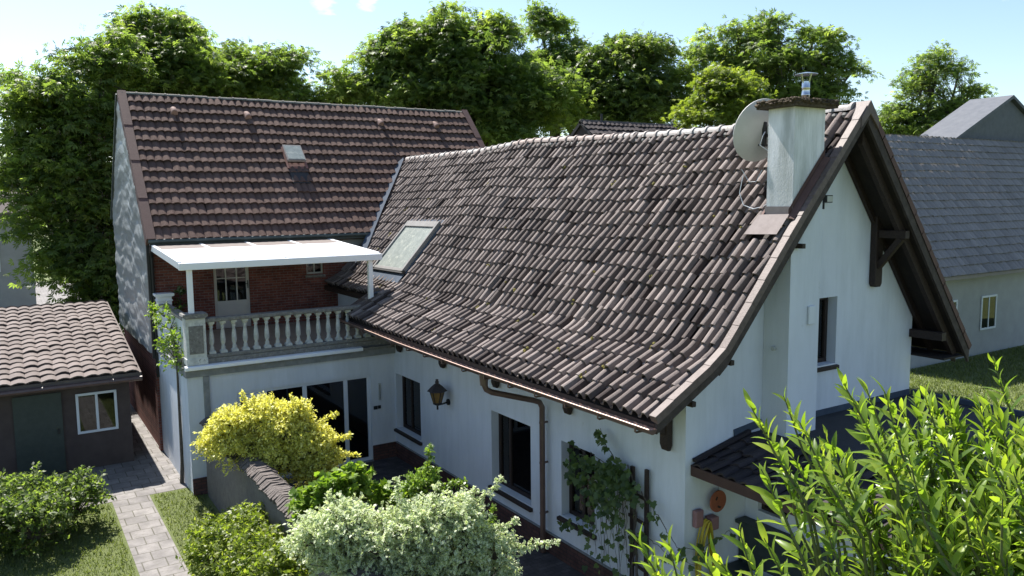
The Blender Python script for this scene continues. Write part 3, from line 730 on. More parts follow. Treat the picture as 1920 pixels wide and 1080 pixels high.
# socket and thermometer
so_ = MB(); so_.box((-.60, 10.15, 1.30), (-.50, 10.178, 1.39)); so_.box((-.485, 10.15, 1.31), (-.41, 10.178, 1.39)); tag(so_.build('outdoor_socket', m_black, bevel=.005), 'black double outdoor socket on the white wall right of the patio door', 'socket')
th = thing('thermometer', 'tall narrow white thermometer on the wall above the outdoor socket', 'thermometer', (-.43, 10.17, 1.75))
mb = MB(); mb.box((-.46, 10.155, 1.52), (-.40, 10.176, 1.96)); mb.build('plate', m_cream, th, bevel=.004)
mb = MB(); mb.tube([(-.43, 10.150, 1.56), (-.43, 10.150, 1.92)], .005, 6); mb.build('glass_tube', m_black, th)

# balustrade
ba = thing('balustrade', 'weathered white stone balustrade with turned balusters along the terrace edge', 'balustrade', (-2.5, 10.2, 3.06))
mb = MB(); mb.box((-4.49, 10.14, 3.064), (-.03, 10.34, 3.15)); mb.build('base_rail', m_stoned, ba, bevel=.015)
mb = MB(); mb.box((-4.49, 10.12, 3.87), (-.03, 10.36, 3.96)); mb.build('top_rail', m_stoned, ba, bevel=.02)
BP = [(.072, 0), (.072, .05), (.058, .07), (.045, .10), (.050, .13), (.034, .16), (.036, .19), (.050, .22), (.057, .28), (.055, .34), (.045, .44), (.034, .54), (.032, .565), (.046, .58), (.044, .60), (.036, .61), (.055, .655), (.066, .67), (.066, .72)]
b0 = MB().lathe((-4.36, 10.24, 3.15), BP, 12, {0, 1, 17, 18}).build('baluster', m_stone, ba, smooth=True)
for i in range(1, 17):
    c_ = b0.copy(); COL.objects.link(c_); c_.parent = ba; c_.location = (i*.2445, 0, 0); c_.rotation_euler = (0, 0, 0)
mb = MB(); mb.box((-4.92, 10.08, 2.96), (-4.50, 10.42, 3.98)); mb.box((-4.935, 10.065, 2.955), (-4.485, 10.435, 3.10))
pe = mb.build('pedestal', m_stone, ba, bevel=.012)
mb = MB(); mb.box((-4.86, 10.068, 3.2), (-4.56, 10.079, 3.82)); mb.build('panel', m_stoned, pe)
mb = MB(); mb.prism([(-4.98, 4.03), (-4.96, 4.09), (-4.46, 4.09), (-4.44, 4.03), (-4.50, 3.982), (-4.92, 3.982)], 'y', 10.03, 10.46); mb.build('cap', m_stoned, pe, bevel=.012)
mb = MB(); mb.box((-.22, 10.12, 3.152), (-.03, 10.34, 3.868)); mb.build('end_pier', m_stone, ba, bevel=.01)
mb = MB(); mb.box((-4.86, 10.44, 3.08), (-4.70, 13.62, 3.88)); mb.build('side_parapet', m_wall, ba)
mb = MB(); mb.box((-4.90, 10.44, 3.882), (-4.66, 13.60, 3.95)); mb.build('side_rail', m_stoned, ba, bevel=.015)
mb = MB(); mb.box((-4.92, 13.62, 3.08), (-4.58, 13.95, 4.12)); mb.box((-4.94, 13.60, 4.0), (-4.56, 13.97, 4.04)); mb.prism([(-4.98, 4.14), (-4.98, 4.20), (-4.52, 4.20), (-4.52, 4.14), (-4.56, 4.122), (-4.94, 4.122)], 'y', 13.58, 13.99)
mb.build('rear_pedestal', m_alu, ba, bevel=.01)

# canopy
ca = thing('terrace_canopy', 'white aluminium lean-to canopy with opal panels over the terrace', 'canopy', (-2.6, 12, 3.1))
xL, xR, yF, yR, zF, zR = -4.98, -.30, 10.05, 13.98, 5.19, 5.43
def cz(y): return zF+(zR-zF)*(y-yF)/(yR-yF)
mb = MB(); mb.box((xL, yF, 5.045), (xR, yF+.16, 5.20)); mb.build('front_beam', m_alu, ca, bevel=.012)
mb = MB(); mb.box((xL, yR-.02, 5.28), (xR, yR+.08, 5.44)); mb.build('wall_beam', m_alu, ca, bevel=.008)
for i in range(6):
    x = xL+.04+(xR-xL-.08)*i/5 if False else None
for i in range(5):
    x = xL+.035+(xR-xL-.07)*i/4; end = i in (0, 4)
    mb = MB(); w = .035 if not end else .04
    z_lo = -.13 if end else -.10; z_hi = .03
    mb.add([(x-w, yF+.161, cz(yF+.16)+z_lo), (x+w, yF+.161, cz(yF+.16)+z_lo), (x+w, yF+.161, cz(yF+.16)+z_hi), (x-w, yF+.161, cz(yF+.16)+z_hi),
            (x-w, yR-.021, cz(yR)+z_lo), (x+w, yR-.021, cz(yR)+z_lo), (x+w, yR-.021, cz(yR)+z_hi), (x-w, yR-.021, cz(yR)+z_hi)],
           [(0, 3, 2, 1), (4, 5, 6, 7), (0, 1, 5, 4), (1, 2, 6, 5), (2, 3, 7, 6), (3, 0, 4, 7)])
    mb.build('rafter', m_alu, ca, bevel=.005)
    if i < 4:
        x1 = x+(xR-xL-.07)/4-.038; x0 = x+.038
        mb = MB(); mb.add([(x0, yF+.10, cz(yF)+.008), (x1, yF+.10, cz(yF)+.008), (x1, yR-.03, cz(yR)), (x0, yR-.03, cz(yR)), (x0, yF+.10, cz(yF)+.024), (x1, yF+.10, cz(yF)+.024), (x1, yR-.03, cz(yR)+.016), (x0, yR-.03, cz(yR)+.016)],
                           [(0, 3, 2, 1), (4, 5, 6, 7), (0, 1, 5, 4), (1, 2, 6, 5), (2, 3, 7, 6), (3, 0, 4, 7)])
        pn = mb.build('roof_panel', m_panel, ca)
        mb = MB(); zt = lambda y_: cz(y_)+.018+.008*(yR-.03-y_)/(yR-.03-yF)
        mb.add([(x0+.01, 12.75, zt(12.75)), (x1-.01, 12.75, zt(12.75)), (x1-.01, yR-.04, zt(yR-.04)), (x0+.01, yR-.04, zt(yR-.04))], [(0, 1, 2, 3)]); mb.build('rear_shade_strip', m_strip, pn)  # shade at the panel's rear painted as a dark strip, no flashing here
        mb = MB(); mb.add([(x1, yF+.12, zt(yF+.12)+.002), (x1+.012, yF+.12, zt(yF+.12)+.002), (x1+.012, 12.75, zt(12.75)+.002), (x1, 12.75, zt(12.75)+.002)], [(0, 1, 2, 3)])
        mb.build('seal', m_strip, pn)
for x in (-4.76, -.575):
    mb = MB(); zb = 4.092 if x < -4 else 3.965; mb.box((x-.055, 10.14, zb), (x+.055, 10.25, 5.043)); mb.build('post', m_alu, ca, bevel=.008)
mb = MB(); mb.tube([(-.52, 10.2, 4.22), (-.36, 10.22, 4.23), (-.28, 10.23, 4.21), (-.25, 10.24, 4.12)], .035, 10); mb.build('drain_spout', m_lead, ca, smooth=True)

# ------------------------------------------------------------------ the brick house
bh = thing('brick_house', 'red brick house with brown tiled roof and tarpaulin-covered gable behind the terrace', 'house', (.6, 17.5, 0))
mb = MB(); BD = (-3.44, -2.50, 3.09, 5.0); BW = (-.90, -.40, 4.43, 5.02)
wall(mb, 'y', 14.07, .3, [-5.0, 6.2], 0, lambda a: 5.40, [BD, BW]); mb.build('wall', m_brick, bh)
mb = MB(); mb.box((-2.3, 14.055, 4.9), (-.0, 14.068, 5.4)) if False else mb.box((-1.2, 14.05, 5.02), (.9, 14.069, 5.38)); mb.build('light_band', m_nwall, bh)
mb = MB(); mb.prism([(14.37, 0), (20.5, 0), (20.5, 6.0), (17.471, 9.35), (14.37, 5.9)], 'x', -4.97, -4.7); mb.prism([(14.37, 0), (20.5, 0), (20.5, 6.0), (17.471, 9.35), (14.37, 5.9)], 'x', 5.9, 6.2); mb.box((-4.7, 20.2, 0), (5.9, 20.5, 6.0)); mb.build('gable_wall', m_brick, bh)
mb = MB(); mb.box((-4.6, 16, 3), (5.8, 16.1, 5.8)); mb.box((-4.6, 14.4, 3.0), (5.8, 16, 3.05)); mb.build('room_wall', m_inter, bh)
SL = math.hypot(3.70, 4.069)
def PBr(x, s):
    t = s/SL; wob = .008*math.sin(x*1.3+s)
    return (x, 13.73+3.741*t, 5.545+4.081*t+wob), (0, -4.069/SL, 3.70/SL)
VE = [(-3.70, 9.06), (-1.62, 9.02), (2.68, 8.98), (4.74, 9.0)]
def keepB(u, s):
    p, _ = PBr(u, s)
    if -.93 < u < -.30 and 7.45 < p[2] < 8.02: return False
    return True
tiles('roof', m_tileb, bh, PBr, -4.88, 6.12, .2, SL, SL/14, tile_prof_r, .072, 8, keepB, .6)
mb = MB(); shell(mb, PBr, lin(-5.0, 6.24, 3), [0, SL], -.03, -.12)
mb.build('roof_boarding', m_soff, bh)
def PBb(x, s):
    t = s/4.3; return (x, 20.8-3.33*t, 6.0+3.626*t), (0, .74, .67)
mb = MB(); shell(mb, PBb, lin(-5.0, 6.24, 3), [0, 4.3], .03, -.12); mb.build('rear_roof', m_tileb, bh)
for xa, xb, nm in ((-5.09, -4.87, 'verge_strip'), (6.10, 6.32, 'verge_strip')):
    mb = MB()
    for k in range(4):
        s0_, s1_ = SL*k/4-.02, SL*(k+1)/4+.03
        for (x0_, x1_, d0_, d1_) in ((xa, xb, .10, .04),):
            vs = []
            for s_ in (s0_, s1_):
                o_ = .012 if s_ == s0_ else 0
                for x_, d_ in ((x0_, d0_+o_), (x1_, d0_+o_), (x1_, -.02), (x0_, -.16)):
                    p, n = PBr(x_, s_); vs.append((p[0], p[1]+n[1]*d_, p[2]+n[2]*d_))
            mb.add(vs, [(0, 1, 2, 3), (7, 6, 5, 4), (0, 4, 5, 1), (1, 5, 6, 2), (2, 6, 7, 3), (3, 7, 4, 0)])
    v_ = mb.build(nm, m_verge, bh)
mb = MB(); x = -5.0; rn = random.Random(5)
while x < 6.15:
    n = 7; base = len(mb.v); dz_ = rn.uniform(-.008, .008)
    for dx, r in ((0, .12), (.05, .12), (.06, .10), (.41, .105)):
        for j in range(n): a = math.pi*j/(n-1); mb.v.append((x+dx, 17.471+r*1.1*math.cos(a), 9.60+dz_+r*.75*math.sin(a)))
    for q in range(3):
        for j in range(n-1): a = base+q*n+j; mb.f.append((a, a+1, a+n+1, a+n))
    x += .385
mb.build('ridge_tiles', m_ridgeb, bh, smooth=True)
v0 = None
for i, (x, z) in enumerate(VE):   # vent tiles
    s_ = (z-5.545)/4.081*SL; p, n = PBr(x, s_); d = (0, 3.70/SL, 4.069/SL)
    if v0 is None:
        mb = MB(); r = .105; nn = 8; base = 0
        for (t_, h_) in ((-.10, .20), (-.07, .21), (.20, .07)):
            for j in range(nn+1):
                a = math.pi*j/nn
                mb.v.append((p[0]+r*math.cos(a), p[1]+d[1]*t_+n[1]*(.03+h_*math.sin(a)), p[2]+d[2]*t_+n[2]*(.03+h_*math.sin(a))))
        for q in range(2):
            for j in range(nn): a = q*(nn+1)+j; mb.f.append((a, a+1, a+nn+2, a+nn+1))
        mb.f.append(tuple(range(nn+1)))
        v0 = mb.build('roof_vent', m_terra, bh, smooth=True); v0.data.materials[0] = M('vent_tile', (.27, .17, .14), (.22, .14, .12), 10, .8)
        p0 = p
    else:
        c_ = v0.copy(); COL.objects.link(c_); c_.parent = bh; c_.location = (p[0]-p0[0], p[1]-p0[1], p[2]-p0[2])
def bsk(m, x0, x1, z0, z1, h0, h1, hb=None):
    vs = []
    for z, hh in ((z0, hb if hb is not None else h1), (z1, h1)):
        s_ = (z-5.545)/4.081*SL
        for x, h in ((x0, h0), (x1, h0), (x1, hh), (x0, hh)):
            p, n = PBr(x, s_); vs.append((p[0], p[1]+n[1]*h, p[2]+n[2]*h))
    m.add(vs, [(0, 3, 2, 1), (4, 5, 6, 7), (0, 1, 5, 4), (1, 2, 6, 5), (2, 3, 7, 6), (3, 0, 4, 7)])
mb = MB(); bsk(mb, -.93, -.86, 7.40, 8.02, -.02, .11); bsk(mb, -.37, -.30, 7.40, 8.02, -.02, .11); bsk(mb, -.86, -.37, 7.40, 7.58, -.02, .08); bsk(mb, -.93, -.30, 8.0, 8.06, -.02, .10)
s2 = mb.build('skylight', m_terra, bh); s2.data.materials[0] = M('skylight_red_kerb', (.20, .09, .07), (.16, .075, .06), 9, .6)
mb = MB(); bsk(mb, -.90, -.34, 7.55, 8.06, .16, .19, .24); mb.build('sash', m_apron, s2, bevel=.005)
mb = MB(); bsk(mb, -.87, -.37, 7.58, 8.03, .191, .20, .25); mb.build('pane', m_sky, s2)
mb = MB(); bsk(mb, -.89, -.35, 6.98, 7.42, .03, .075); mb.build('apron', m_flat, s2)
mb = MB(); mb.tube([(-5.05, 13.67, 5.535), (6.2, 13.67, 5.535)], .055, 10); gt = mb.build('gutter', m_gutg, bh, smooth=True)
mb = MB(); mb.box((-5.0, 13.745, 5.42), (6.2, 13.78, 5.56)); mb.build('fascia', m_gutg, bh)
mb = MB(); mb.tube([(-4.98, 13.66, 5.42), (-4.97, 13.9, 5.25), (-4.95, 13.98, 5.1), (-4.95, 13.99, 2.0)], .045, 8); mb.box((-5.06, 13.95, 2.5), (-5.0, 14.06, 5.45)); mb.build('downpipe', m_black, bh)
# terrace door and window
dr = window(bh, 'y', 14.12, *BD, M('cream_door', (.55, .53, .49), (.5, .48, .45), 3, .6), m_dglass, -1, .085, .06, mull=(-3.115, -2.83), rails=(4.45,), mw=.035, name='terrace_door')
mb = MB(); mb.box((-3.36, 14.10, 3.12), (-2.58, 14.15, 3.84)); mb.box((-3.30, 14.092, 3.22), (-2.64, 14.10, 3.70)); mb.build('lower_panel', M('cream_panel', (.55, .53, .49), (.5, .48, .45), 3, .6), dr, bevel=.006)
mb = MB(); mb.box((-2.555, 14.09, 4.15), (-2.535, 14.118, 4.37)); mb.tube([(-2.545, 14.06, 4.28), (-2.66, 14.06, 4.28)], .01, 6); mb.build('handle', m_black, dr)
window(bh, 'y', 14.14, *BW, m_cream, m_dglass, -1, .05, .05, mull=(-.65,), mw=.04, sill=(.04, 14.03), sill_m=m_stoned)
# tarpaulin on the gable
NX, NZ = 90, 150
V = []; mskF = []
def gtop(y): return min(5.75+(y-13.98)*1.0998, 9.62-(y-17.471)*1.085) if y > 13.98 else 5.6
idx = {}
ysx = np.linspace(13.98, 20.75, NX); rn = np.random.default_rng(4)
ph = rn.uniform(0, 6, 12)
for i, y in enumerate(ysx):
    zt = gtop(y)-.05
    for j in range(NZ):
        zb = 2.6; z = zb+(zt-zb)*j/(NZ-1)
        w_ = .0
        yy = y-14
        w_ += .030*abs(math.sin(1.9*z+.55*yy+.8*math.sin(yy*.8+ph[0])+ph[1]))**.6
        w_ += .022*abs(math.sin(4.7*z-.9*yy+1.1*math.sin(yy*1.4+ph[2])))**.7
        w_ += .010*math.sin(11*z+2.2*yy+1.5*math.sin(2.6*yy+ph[3]))
        w_ += .006*math.sin(26*z-5*yy+2*math.sin(4*yy))-.03
        V.append((-5.0-.02-max(0, w_+.05)*(1 if 3 < i < NX-3 else .25), y, z))
F_ = np.array([(i*NZ+j, (i+1)*NZ+j, (i+1)*NZ+j+1, i*NZ+j+1) for i in range(NX-1) for j in range(NZ-1)])
npmesh('gable_tarpaulin', np.array(V), F_, m_tarp, bh, smooth=True)
mb = MB(); mb.beam((-5.12, 13.93, 2.6), (-5.12, 13.93, 5.4), .03, .05); mb.build('gable_batten', m_gutg, bh); mb = MB(); mb.beam((-5.10, 20.78, 6.0), (-5.10, 17.5, 9.6), .06, .05); mb.build('gable_batten', m_gutg, bh)

# ------------------------------------------------------------------ low annex in front of the gable
an = thing('low_annex', 'low annex with dark tiled skirt roof and flat bitumen roof against the gable', 'annex', (3.4, -2.5, 0))
YE = -4.6
mb = MB(); wall(mb, 'x', 1.29, .25, [YE, -.003], 0, lambda a: 2.5, [(-.80, -.25, 1.74, 2.02)]); mb.box((1.54, YE, 0), (5.6, YE+.25, 2.5)); mb.box((5.4, YE+.25, 0), (5.64, -.003, 2.5)); mb.build('wall', m_wall, an)
window(an, 'x', 1.37, -.80, -.25, 1.74, 2.02, m_wood, m_dglass, -1, .05, .05)
def PA(y, s): t = s/1.26; return (.14+1.22*t, y, 2.60+.27*t), (-.216, 0, .976)
tiles('skirt_roof', m_tiled, an, PA, YE, -.02, .22, 1.26, .32, lambda u: tile_prof_s(u)*.45, .03, 8, None, 1.5)
mb = MB(); shell(mb, PA, [YE, -.005], [0, 1.26], -.02, -.07); mb.build('soffit', m_soff, an)
mb = MB(); mb.box((.10, YE, 2.45), (.14, -.01, 2.60)); mb.build('fascia', M('brown_fascia', (.055, .028, .022), (.075, .04, .032), 6, .7), an, bevel=.006)
mb = MB(); mb.add([(1.35, YE, 2.84), (5.70, YE, 2.84), (5.70, -.01, 2.84), (1.35, -.01, 2.84), (1.35, YE, 2.88), (5.70, YE, 2.88), (5.70, -.01, 2.88), (1.35, -.01, 2.88)], [(0, 3, 2, 1), (4, 5, 6, 7), (0, 1, 5, 4), (1, 2, 6, 5), (2, 3, 7, 6), (3, 0, 4, 7)])
mb.build('flat_roof', m_flat, an)
mb = MB(); mb.box((5.66, YE, 2.882), (5.74, -.01, 2.96)); mb.box((1.36, YE-.02, 2.882), (5.66, YE+.06, 2.96)); mb.build('roof_kerb', m_lead, an)
mb = MB(); mb.beam((.13, -.05, 2.68), (1.30, -.05, 2.93), .07, .05, (0, 0, 1)); mb.build('verge_tiles', m_tiled, an)
mb = MB(); mb.beam((1.0, -.012, 2.93), (1.6, -.012, 3.0), .02, .12); mb.beam((1.60, -.012, 2.93), (5.6, -.012, 2.93), .02, .1) ; mb.build('wall_flashing', m_lead, an)
mb = MB(); mb.box((.16, YE, 0), (.28, YE+.12, 2.5)); mb.build('post', m_wood, an)

# counter with sink below the annex eave
co = thing('outdoor_counter', 'dark green outdoor counter with raised back and pale sink under the annex eave', 'counter', (1.0, -1.2, 0))
mb = MB(); mb.box((.62, -2.6, .84), (1.27, .0-.02, .90)); mb.build('worktop', m_green, co, bevel=.01)
mb = MB(); mb.box((.66, -2.58, .02), (1.25, -.03, .838)); mb.build('cabinet', m_green, co, bevel=.01)
mb = MB(); mb.box((1.14, -2.6, .902), (1.28, -.02, 1.52)); mb.build('backsplash', m_green, co, bevel=.01)
mb = MB(); mb.box((1.05, -2.6, 1.522), (1.285, -.02, 1.58)); mb.build('shelf', m_green, co, bevel=.01)
mb = MB(); mb.lathe((.95, -.62, .901), [(.22, 0), (.23, .008), (.20, .012), (.18, -.002), (.02, -.004)], 20); mb.build('sink', m_cream, co, smooth=True)

# things by the corner
dc = thing('terracotta_disc', 'round terracotta disc hanging on a string under the annex eave', 'wall ornament', (.56, -.12, 2.0))
mb = MB(); mb.tube([(.56, -.135, 2.0), (.56, -.11, 2.0)], .165, 28); mb.build('disc', m_terra, dc, bevel=.006)
mb = MB(); mb.beam((.50, -.140, 2.03), (.53, -.140, 2.08), .03, .004, (0, 1, 0)); mb.beam((.60, -.14, 1.90), (.54, -.14, 1.93), .03, .004, (0, 1, 0)); mb.build('relief', m_wood, dc)
mb = MB(); mb.tube([(.56, -.12, 2.16), (.56, -.12, 2.50)], .003, 5); mb.build('string', m_black, dc)
hs = thing('garden_hose', 'coiled yellow garden hose hanging on a faded pink holder by the house corner', 'garden hose', (.30, -.12, 1.3))
mb = MB(); mb.box((.14, -.10, 1.66), (.30, -.01, 1.92)); mb.box((.40, -.16, 1.58), (.56, -.02, 1.78)); mb.box((.28, -.10, 1.68), (.42, -.02, 1.74)); mb.build('holder', m_pink, hs, bevel=.02)
mb = MB(); rn = random.Random(2); pts = []
for t in range(9*24):
    a = 2*math.pi*t/24; k = t/24
    rx = .19+.012*math.sin(k*2.1); top = 1.76+.012*math.sin(k*3); bot = .62-.03*math.sin(k*1.7)
    z = (top+bot)/2+(top-bot)/2*math.cos(a); x = .33+rx*math.sin(a)*(.75+.25*math.cos(a+3.14))
    pts.append((x+.01*math.sin(k*5), -.07-.012*k-.02*math.sin(a*2+k), z))
mb.tube(pts, .012, 6); mb.build('coil', m_hose, hs, smooth=True)

# lantern
la = thing('wall_lantern', 'large old lantern with amber glass and dark hood on the long white wall', 'wall lantern', (-.3, 7.28, 2.2))
mb = MB(); LX, LY = -.30, 7.26
mb.lathe((LX, LY, 2.06), [(.09, 0), (.165, .27)], 6); lb = mb.build('lamp_glass', m_amber, la)
mb = MB()
for k in range(6):
    a = 2*math.pi*(k+.5)/6; mb.beam((LX+.092*math.cos(a), LY+.092*math.sin(a), 2.06), (LX+.168*math.cos(a), LY+.168*math.sin(a), 2.33), .014, .014)
mb.lathe((LX, LY, 2.02), [(.04, -.02), (.095, 0), (.10, .04)], 6); mb.tube([(LX, LY, 1.90), (LX, LY, 2.02)], .022, 8)
mb.build('cage', m_black, la)
mb = MB(); mb.lathe((LX, LY, 2.325), [(.225, -.01), (.20, .02), (.12, .10), (.06, .15), (.04, .16), (.045, .20), (.03, .225), (.035, .25), (.01, .26)], 6); mb.build('hood', M('lantern_hood', (.035, .028, .03), (.05, .042, .042), 8, .6), la)
mb = MB(); mb.tube([(LX, LY, 2.0), (LX+.12, LY+.02, 2.0), (-.03, LY+.03, 2.02)], .02, 8); mb.tube([(-.035, LY+.03, 2.02), (0, LY+.03, 2.02)], .07, 14); mb.build('wall_arm', m_black, la)

# trellis
tr = thing('trellis', 'dark wooden ladder trellis leaning on the white wall near the corner', 'trellis', (-.06, .9, 0))
for y, h in ((1.07, 2.32), (.74, 2.36)):
    mb = MB(); mb.box((-.09, y-.035, .0), (-.045, y+.035, h)); mb.build('post', m_wood, tr, bevel=.005)
for z in (.35, .75, 1.13, 1.5, 1.9):
    mb = MB(); mb.beam((-.10, 1.12, z+.03), (-.10, .70, z-.01), .02, .05); mb.build('rung', m_wood, tr)

# ------------------------------------------------------------------ garden wall with tile coping
m_gwall = M('grey_stone_wall', (.17, .155, .14), (.11, .10, .092), 7, .95, .8, 30)
gw = thing('garden_wall', 'low garden wall topped with weathered stacked tile coping', 'garden wall', (-4.45, 8, 0))
mb = MB(); mb.box((-4.66, .5, 0), (-4.40, 10.0, 1.66)); mb.build('wall', m_gwall, gw)
mb = MB(); rn = random.Random(9); y = .5
while y < 10.0:
    d = rn.uniform(.055, .075); a = rn.uniform(-.02, .02); h = rn.uniform(-.015, .02); o1 = rn.uniform(-.025, .02); o2 = rn.uniform(-.02, .025)
    mb.prism([(-4.74+o1, 1.66), (-4.32+o2, 1.66), (-4.31+o2, 1.71+h), (-4.42, 1.79+h+a), (-4.62, 1.80+h), (-4.75+o1, 1.70+h-a)], 'y', y, y+d*.86, rn.random()); y += d
mb.build('coping', m_cope, gw)

# ------------------------------------------------------------------ foliage
def unit(a): return a/np.maximum(np.linalg.norm(a, axis=1, keepdims=True), 1e-9)
def scatter(name, P, X, N, S, tmpl, mat, parent, tint, rim=None):
    """template (verts (k,3) along x, faces (m,q)) put at P with length axis X, normal N, size S"""
    tv, tf = np.array(tmpl[0], float), np.array(tmpl[1])
    X = unit(X); N = unit(N-X*np.sum(N*X, 1, keepdims=True)); Y = np.cross(N, X)
    k = len(tv)
    V = P[:, None, :]+S[:, None, None]*(tv[None, :, 0, None]*X[:, None, :]+tv[None, :, 1, None]*Y[:, None, :]+tv[None, :, 2, None]*N[:, None, :])
    n = len(P); F = (tf[None]+(np.arange(n)*k)[:, None, None]).reshape(-1, tf.shape[1])
    at = {'tint': np.repeat(tint, k)}
    if rim is not None: at['rim'] = np.tile(np.array(rim, float), n)
    return npmesh(name, V.reshape(-1, 3), F, mat, parent, at)
# leaf templates
LEAF = ([(0, 0, 0), (.45, .26, .05), (1, 0, -.06), (.45, -.26, .05)], [(0, 1, 2, 3)])
def fan(n=5, w=.13, droop=.25):
    v = []; f = []
    for i in range(n):
        a = RAD(-72+144*i/(n-1)); L = 1-.28*abs(i-(n-1)/2)/((n-1)/2)
        c, s = math.cos(a), math.sin(a); b = len(v)
        for (x, y, z) in ((.04, 0, 0), (.62*L, w, -droop*.35), (L, 0, -droop), (.62*L, -w, -droop*.35)): v.append((x*c-y*s, x*s+y*c, z))
        f.append((b, b+1, b+2, b+3))
    return v, f
FAN = fan()
def rim_leaf():
    v = [(0, 0, 0), (.5, 0, -.02), (1, 0, -.05), (.5, .30, .05), (.5, -.30, .05), (.5, .17, .03), (.5, -.17, .03), (.82, 0, -.04)]
    f = [(0, 5, 7, 6), (0, 3, 2, 5), (5, 2, 2, 7), (0, 6, 2, 4), (6, 7, 2, 2)]
    return v, f
RL = ([(0, 0, 0), (.5, .17, .03), (.8, 0, -.04), (.5, -.17, .03), (0, 0, 0), (.5, .31, .05), (1, 0, -.05), (.5, -.31, .05)],
      [(0, 1, 2, 3), (4, 5, 6, 1), (4, 3, 6, 7), (1, 6, 3, 2)])
RIMW = [0, 0, 0, 0, 1, 1, 1, 1]
def long_leaf(n=5, w=.148):
    v = []; f = []
    for i in range(n+1):
        t = i/n; ww = w*math.sin(math.pi*min(1, .06+t*.94))**.75*(1-.35*t); z = .05*math.sin(math.pi*t)-.07*t*t
        v += [(t, ww, z+.05*ww/w), (t, 0, z), (t, -ww, z+.05*ww/w)]
    for i in range(n):
        a = 3*i; f += [(a, a+1, a+4, a+3), (a+1, a+2, a+5, a+4)]
    return v, f
LL = long_leaf()
def lobed():
    pts = [(0, 0), (-.12, .28), (.12, .52), (.28, .36), (.52, .46), (.60, .26), (1.0, 0), (.60, -.26), (.52, -.46), (.28, -.36), (.12, -.52), (-.12, -.28)]
    v = [(x, y, .05*abs(y)) for x, y in pts]; c = len(v); v.append((.3, 0, -.02))
    f = [(c, i, (i+1) % 12, (i+1) % 12) for i in range(12)]
    f = [(c, 2*i, 2*i+1, (2*i+2) % 12) for i in range(6)]
    return v, f
LOB = lobed()

def clumps(lobes, per_m2, inner=.25):
    out = []
    for (x, y, z, r) in lobes:
        n = max(4, int(4*math.pi*r*r*per_m2)); d = unit(RNG.normal(size=(n, 3))); rr = r*(1-RNG.random(n)**2.2*.55)*np.where(RNG.random(n) < .12, RNG.uniform(1.05, 1.32, n), 1.)
        rr = np.where(RNG.random(n) < inner, rr*RNG.uniform(.3, .9, n), rr)
        d[:, 2] = np.where(d[:, 2] < -.55, -d[:, 2]*.4, d[:, 2])
        out.append(np.array([x, y, z])+d*rr[:, None]*np.array([1, 1, .88]))
    return np.vstack(out)
def crown(name, parent, lobes, mat, size=.34, per_m2=2.0, per=14, cr=.55, flat=.45, tmpl=FAN, bright=.5, seed=0):
    C = clumps(lobes, per_m2); n = len(C)
    off = RNG.normal(size=(n, per, 3))*np.array([cr, cr, cr*flat])*.55
    # sprays arch: leaves further out hang lower
    off[..., 2] -= .35*(off[..., 0]**2+off[..., 1]**2)/cr
    P = (C[:, None, :]+off).reshape(-1, 3)
    out = off.reshape(-1, 3)*np.array([1, 1, .3])
    X = unit(out+RNG.normal(size=P.shape)*.25+np.array([0, 0, -.10])); N = unit(RNG.normal(size=P.shape)*.45+np.array([0, 0, 1.]))
    S = size*RNG.uniform(.65, 1.25, len(P))
    ct = np.repeat(np.clip(RNG.normal(bright, .18, n), 0, 1), per)
    tint = np.clip(ct+RNG.normal(0, .14, len(P)), 0, 1)
    return scatter(name, P, X, N, S, tmpl, mat, parent, tint), C
def limbs(parent, base, lobes, r0, C=None, nsub=40):
    mb = MB(); base = Vector(base); tops = [Vector(l[:3]) for l in lobes]
    cen = sum(tops, Vector())/len(tops); fork = Vector((base.x*.5+cen.x*.5, base.y*.5+cen.y*.5, max(2.2, min(l.z for l in tops)*.55)))
    mb.tube([base, base.lerp(fork, .5)+Vector((.1, .05, 0)), fork], [r0*1.25, r0, r0*.85], 10)
    for l in tops:
        mid = fork.lerp(l, .5)+Vector((random.uniform(-.4, .4), random.uniform(-.4, .4), .3+.1*(l-fork).length))
        mb.tube([fork, fork.lerp(mid, .6), mid, mid.lerp(l, .7), l], [r0*.5, r0*.4, r0*.3, r0*.18, r0*.08], 6)
        if C is not None:
            d = np.linalg.norm(C-np.array(l), axis=1); near = np.argsort(d)[:400]; near = RNG.choice(near, min(nsub, len(near)), replace=False)
            for q in near:
                if d[q] > 3: continue
                p = Vector(C[q]); st = mid.lerp(l, random.uniform(.1, 1))
                mb.tube([st, st.lerp(p, .5)+Vector((0, 0, .15)), p], [r0*.10, r0*.06, .008], 4, cap=False)
    mb.build('trunk', m_bark, parent, smooth=True)
def blossoms(parent, lobes, n, size=.24):
    P = []
    for (x, y, z, r) in lobes:
        k = int(n*r*r/sum(l[3]**2 for l in lobes)); d = unit(RNG.normal(size=(k, 3))); d[:, 1] = -np.abs(d[:, 1]); d[:, 2] = d[:, 2]*.9+.1; d = unit(d)
        P.append(np.array([x, y, z])+d*r*.99)
    P = np.vstack(P); m = 16; n_ = len(P)
    t = RNG.random((n_, m)); a = RNG.uniform(0, 6.28, (n_, m)); rr = .05*(1-t)+.005
    Q = P[:, None, :]+np.stack([rr*np.cos(a), rr*np.sin(a), t*size], 2)
    Q = Q.reshape(-1, 3); X = unit(np.stack([np.cos(a), np.sin(a), .6+0*a], 2).reshape(-1, 3)); N = unit(RNG.normal(size=Q.shape)+np.array([0, 0, .5]))
    o = scatter('blossom', Q, X, N, RNG.uniform(.028, .05, len(Q)), LEAF, m_flower, parent, RNG.random(len(Q)))
    o['kind'] = 'stuff'

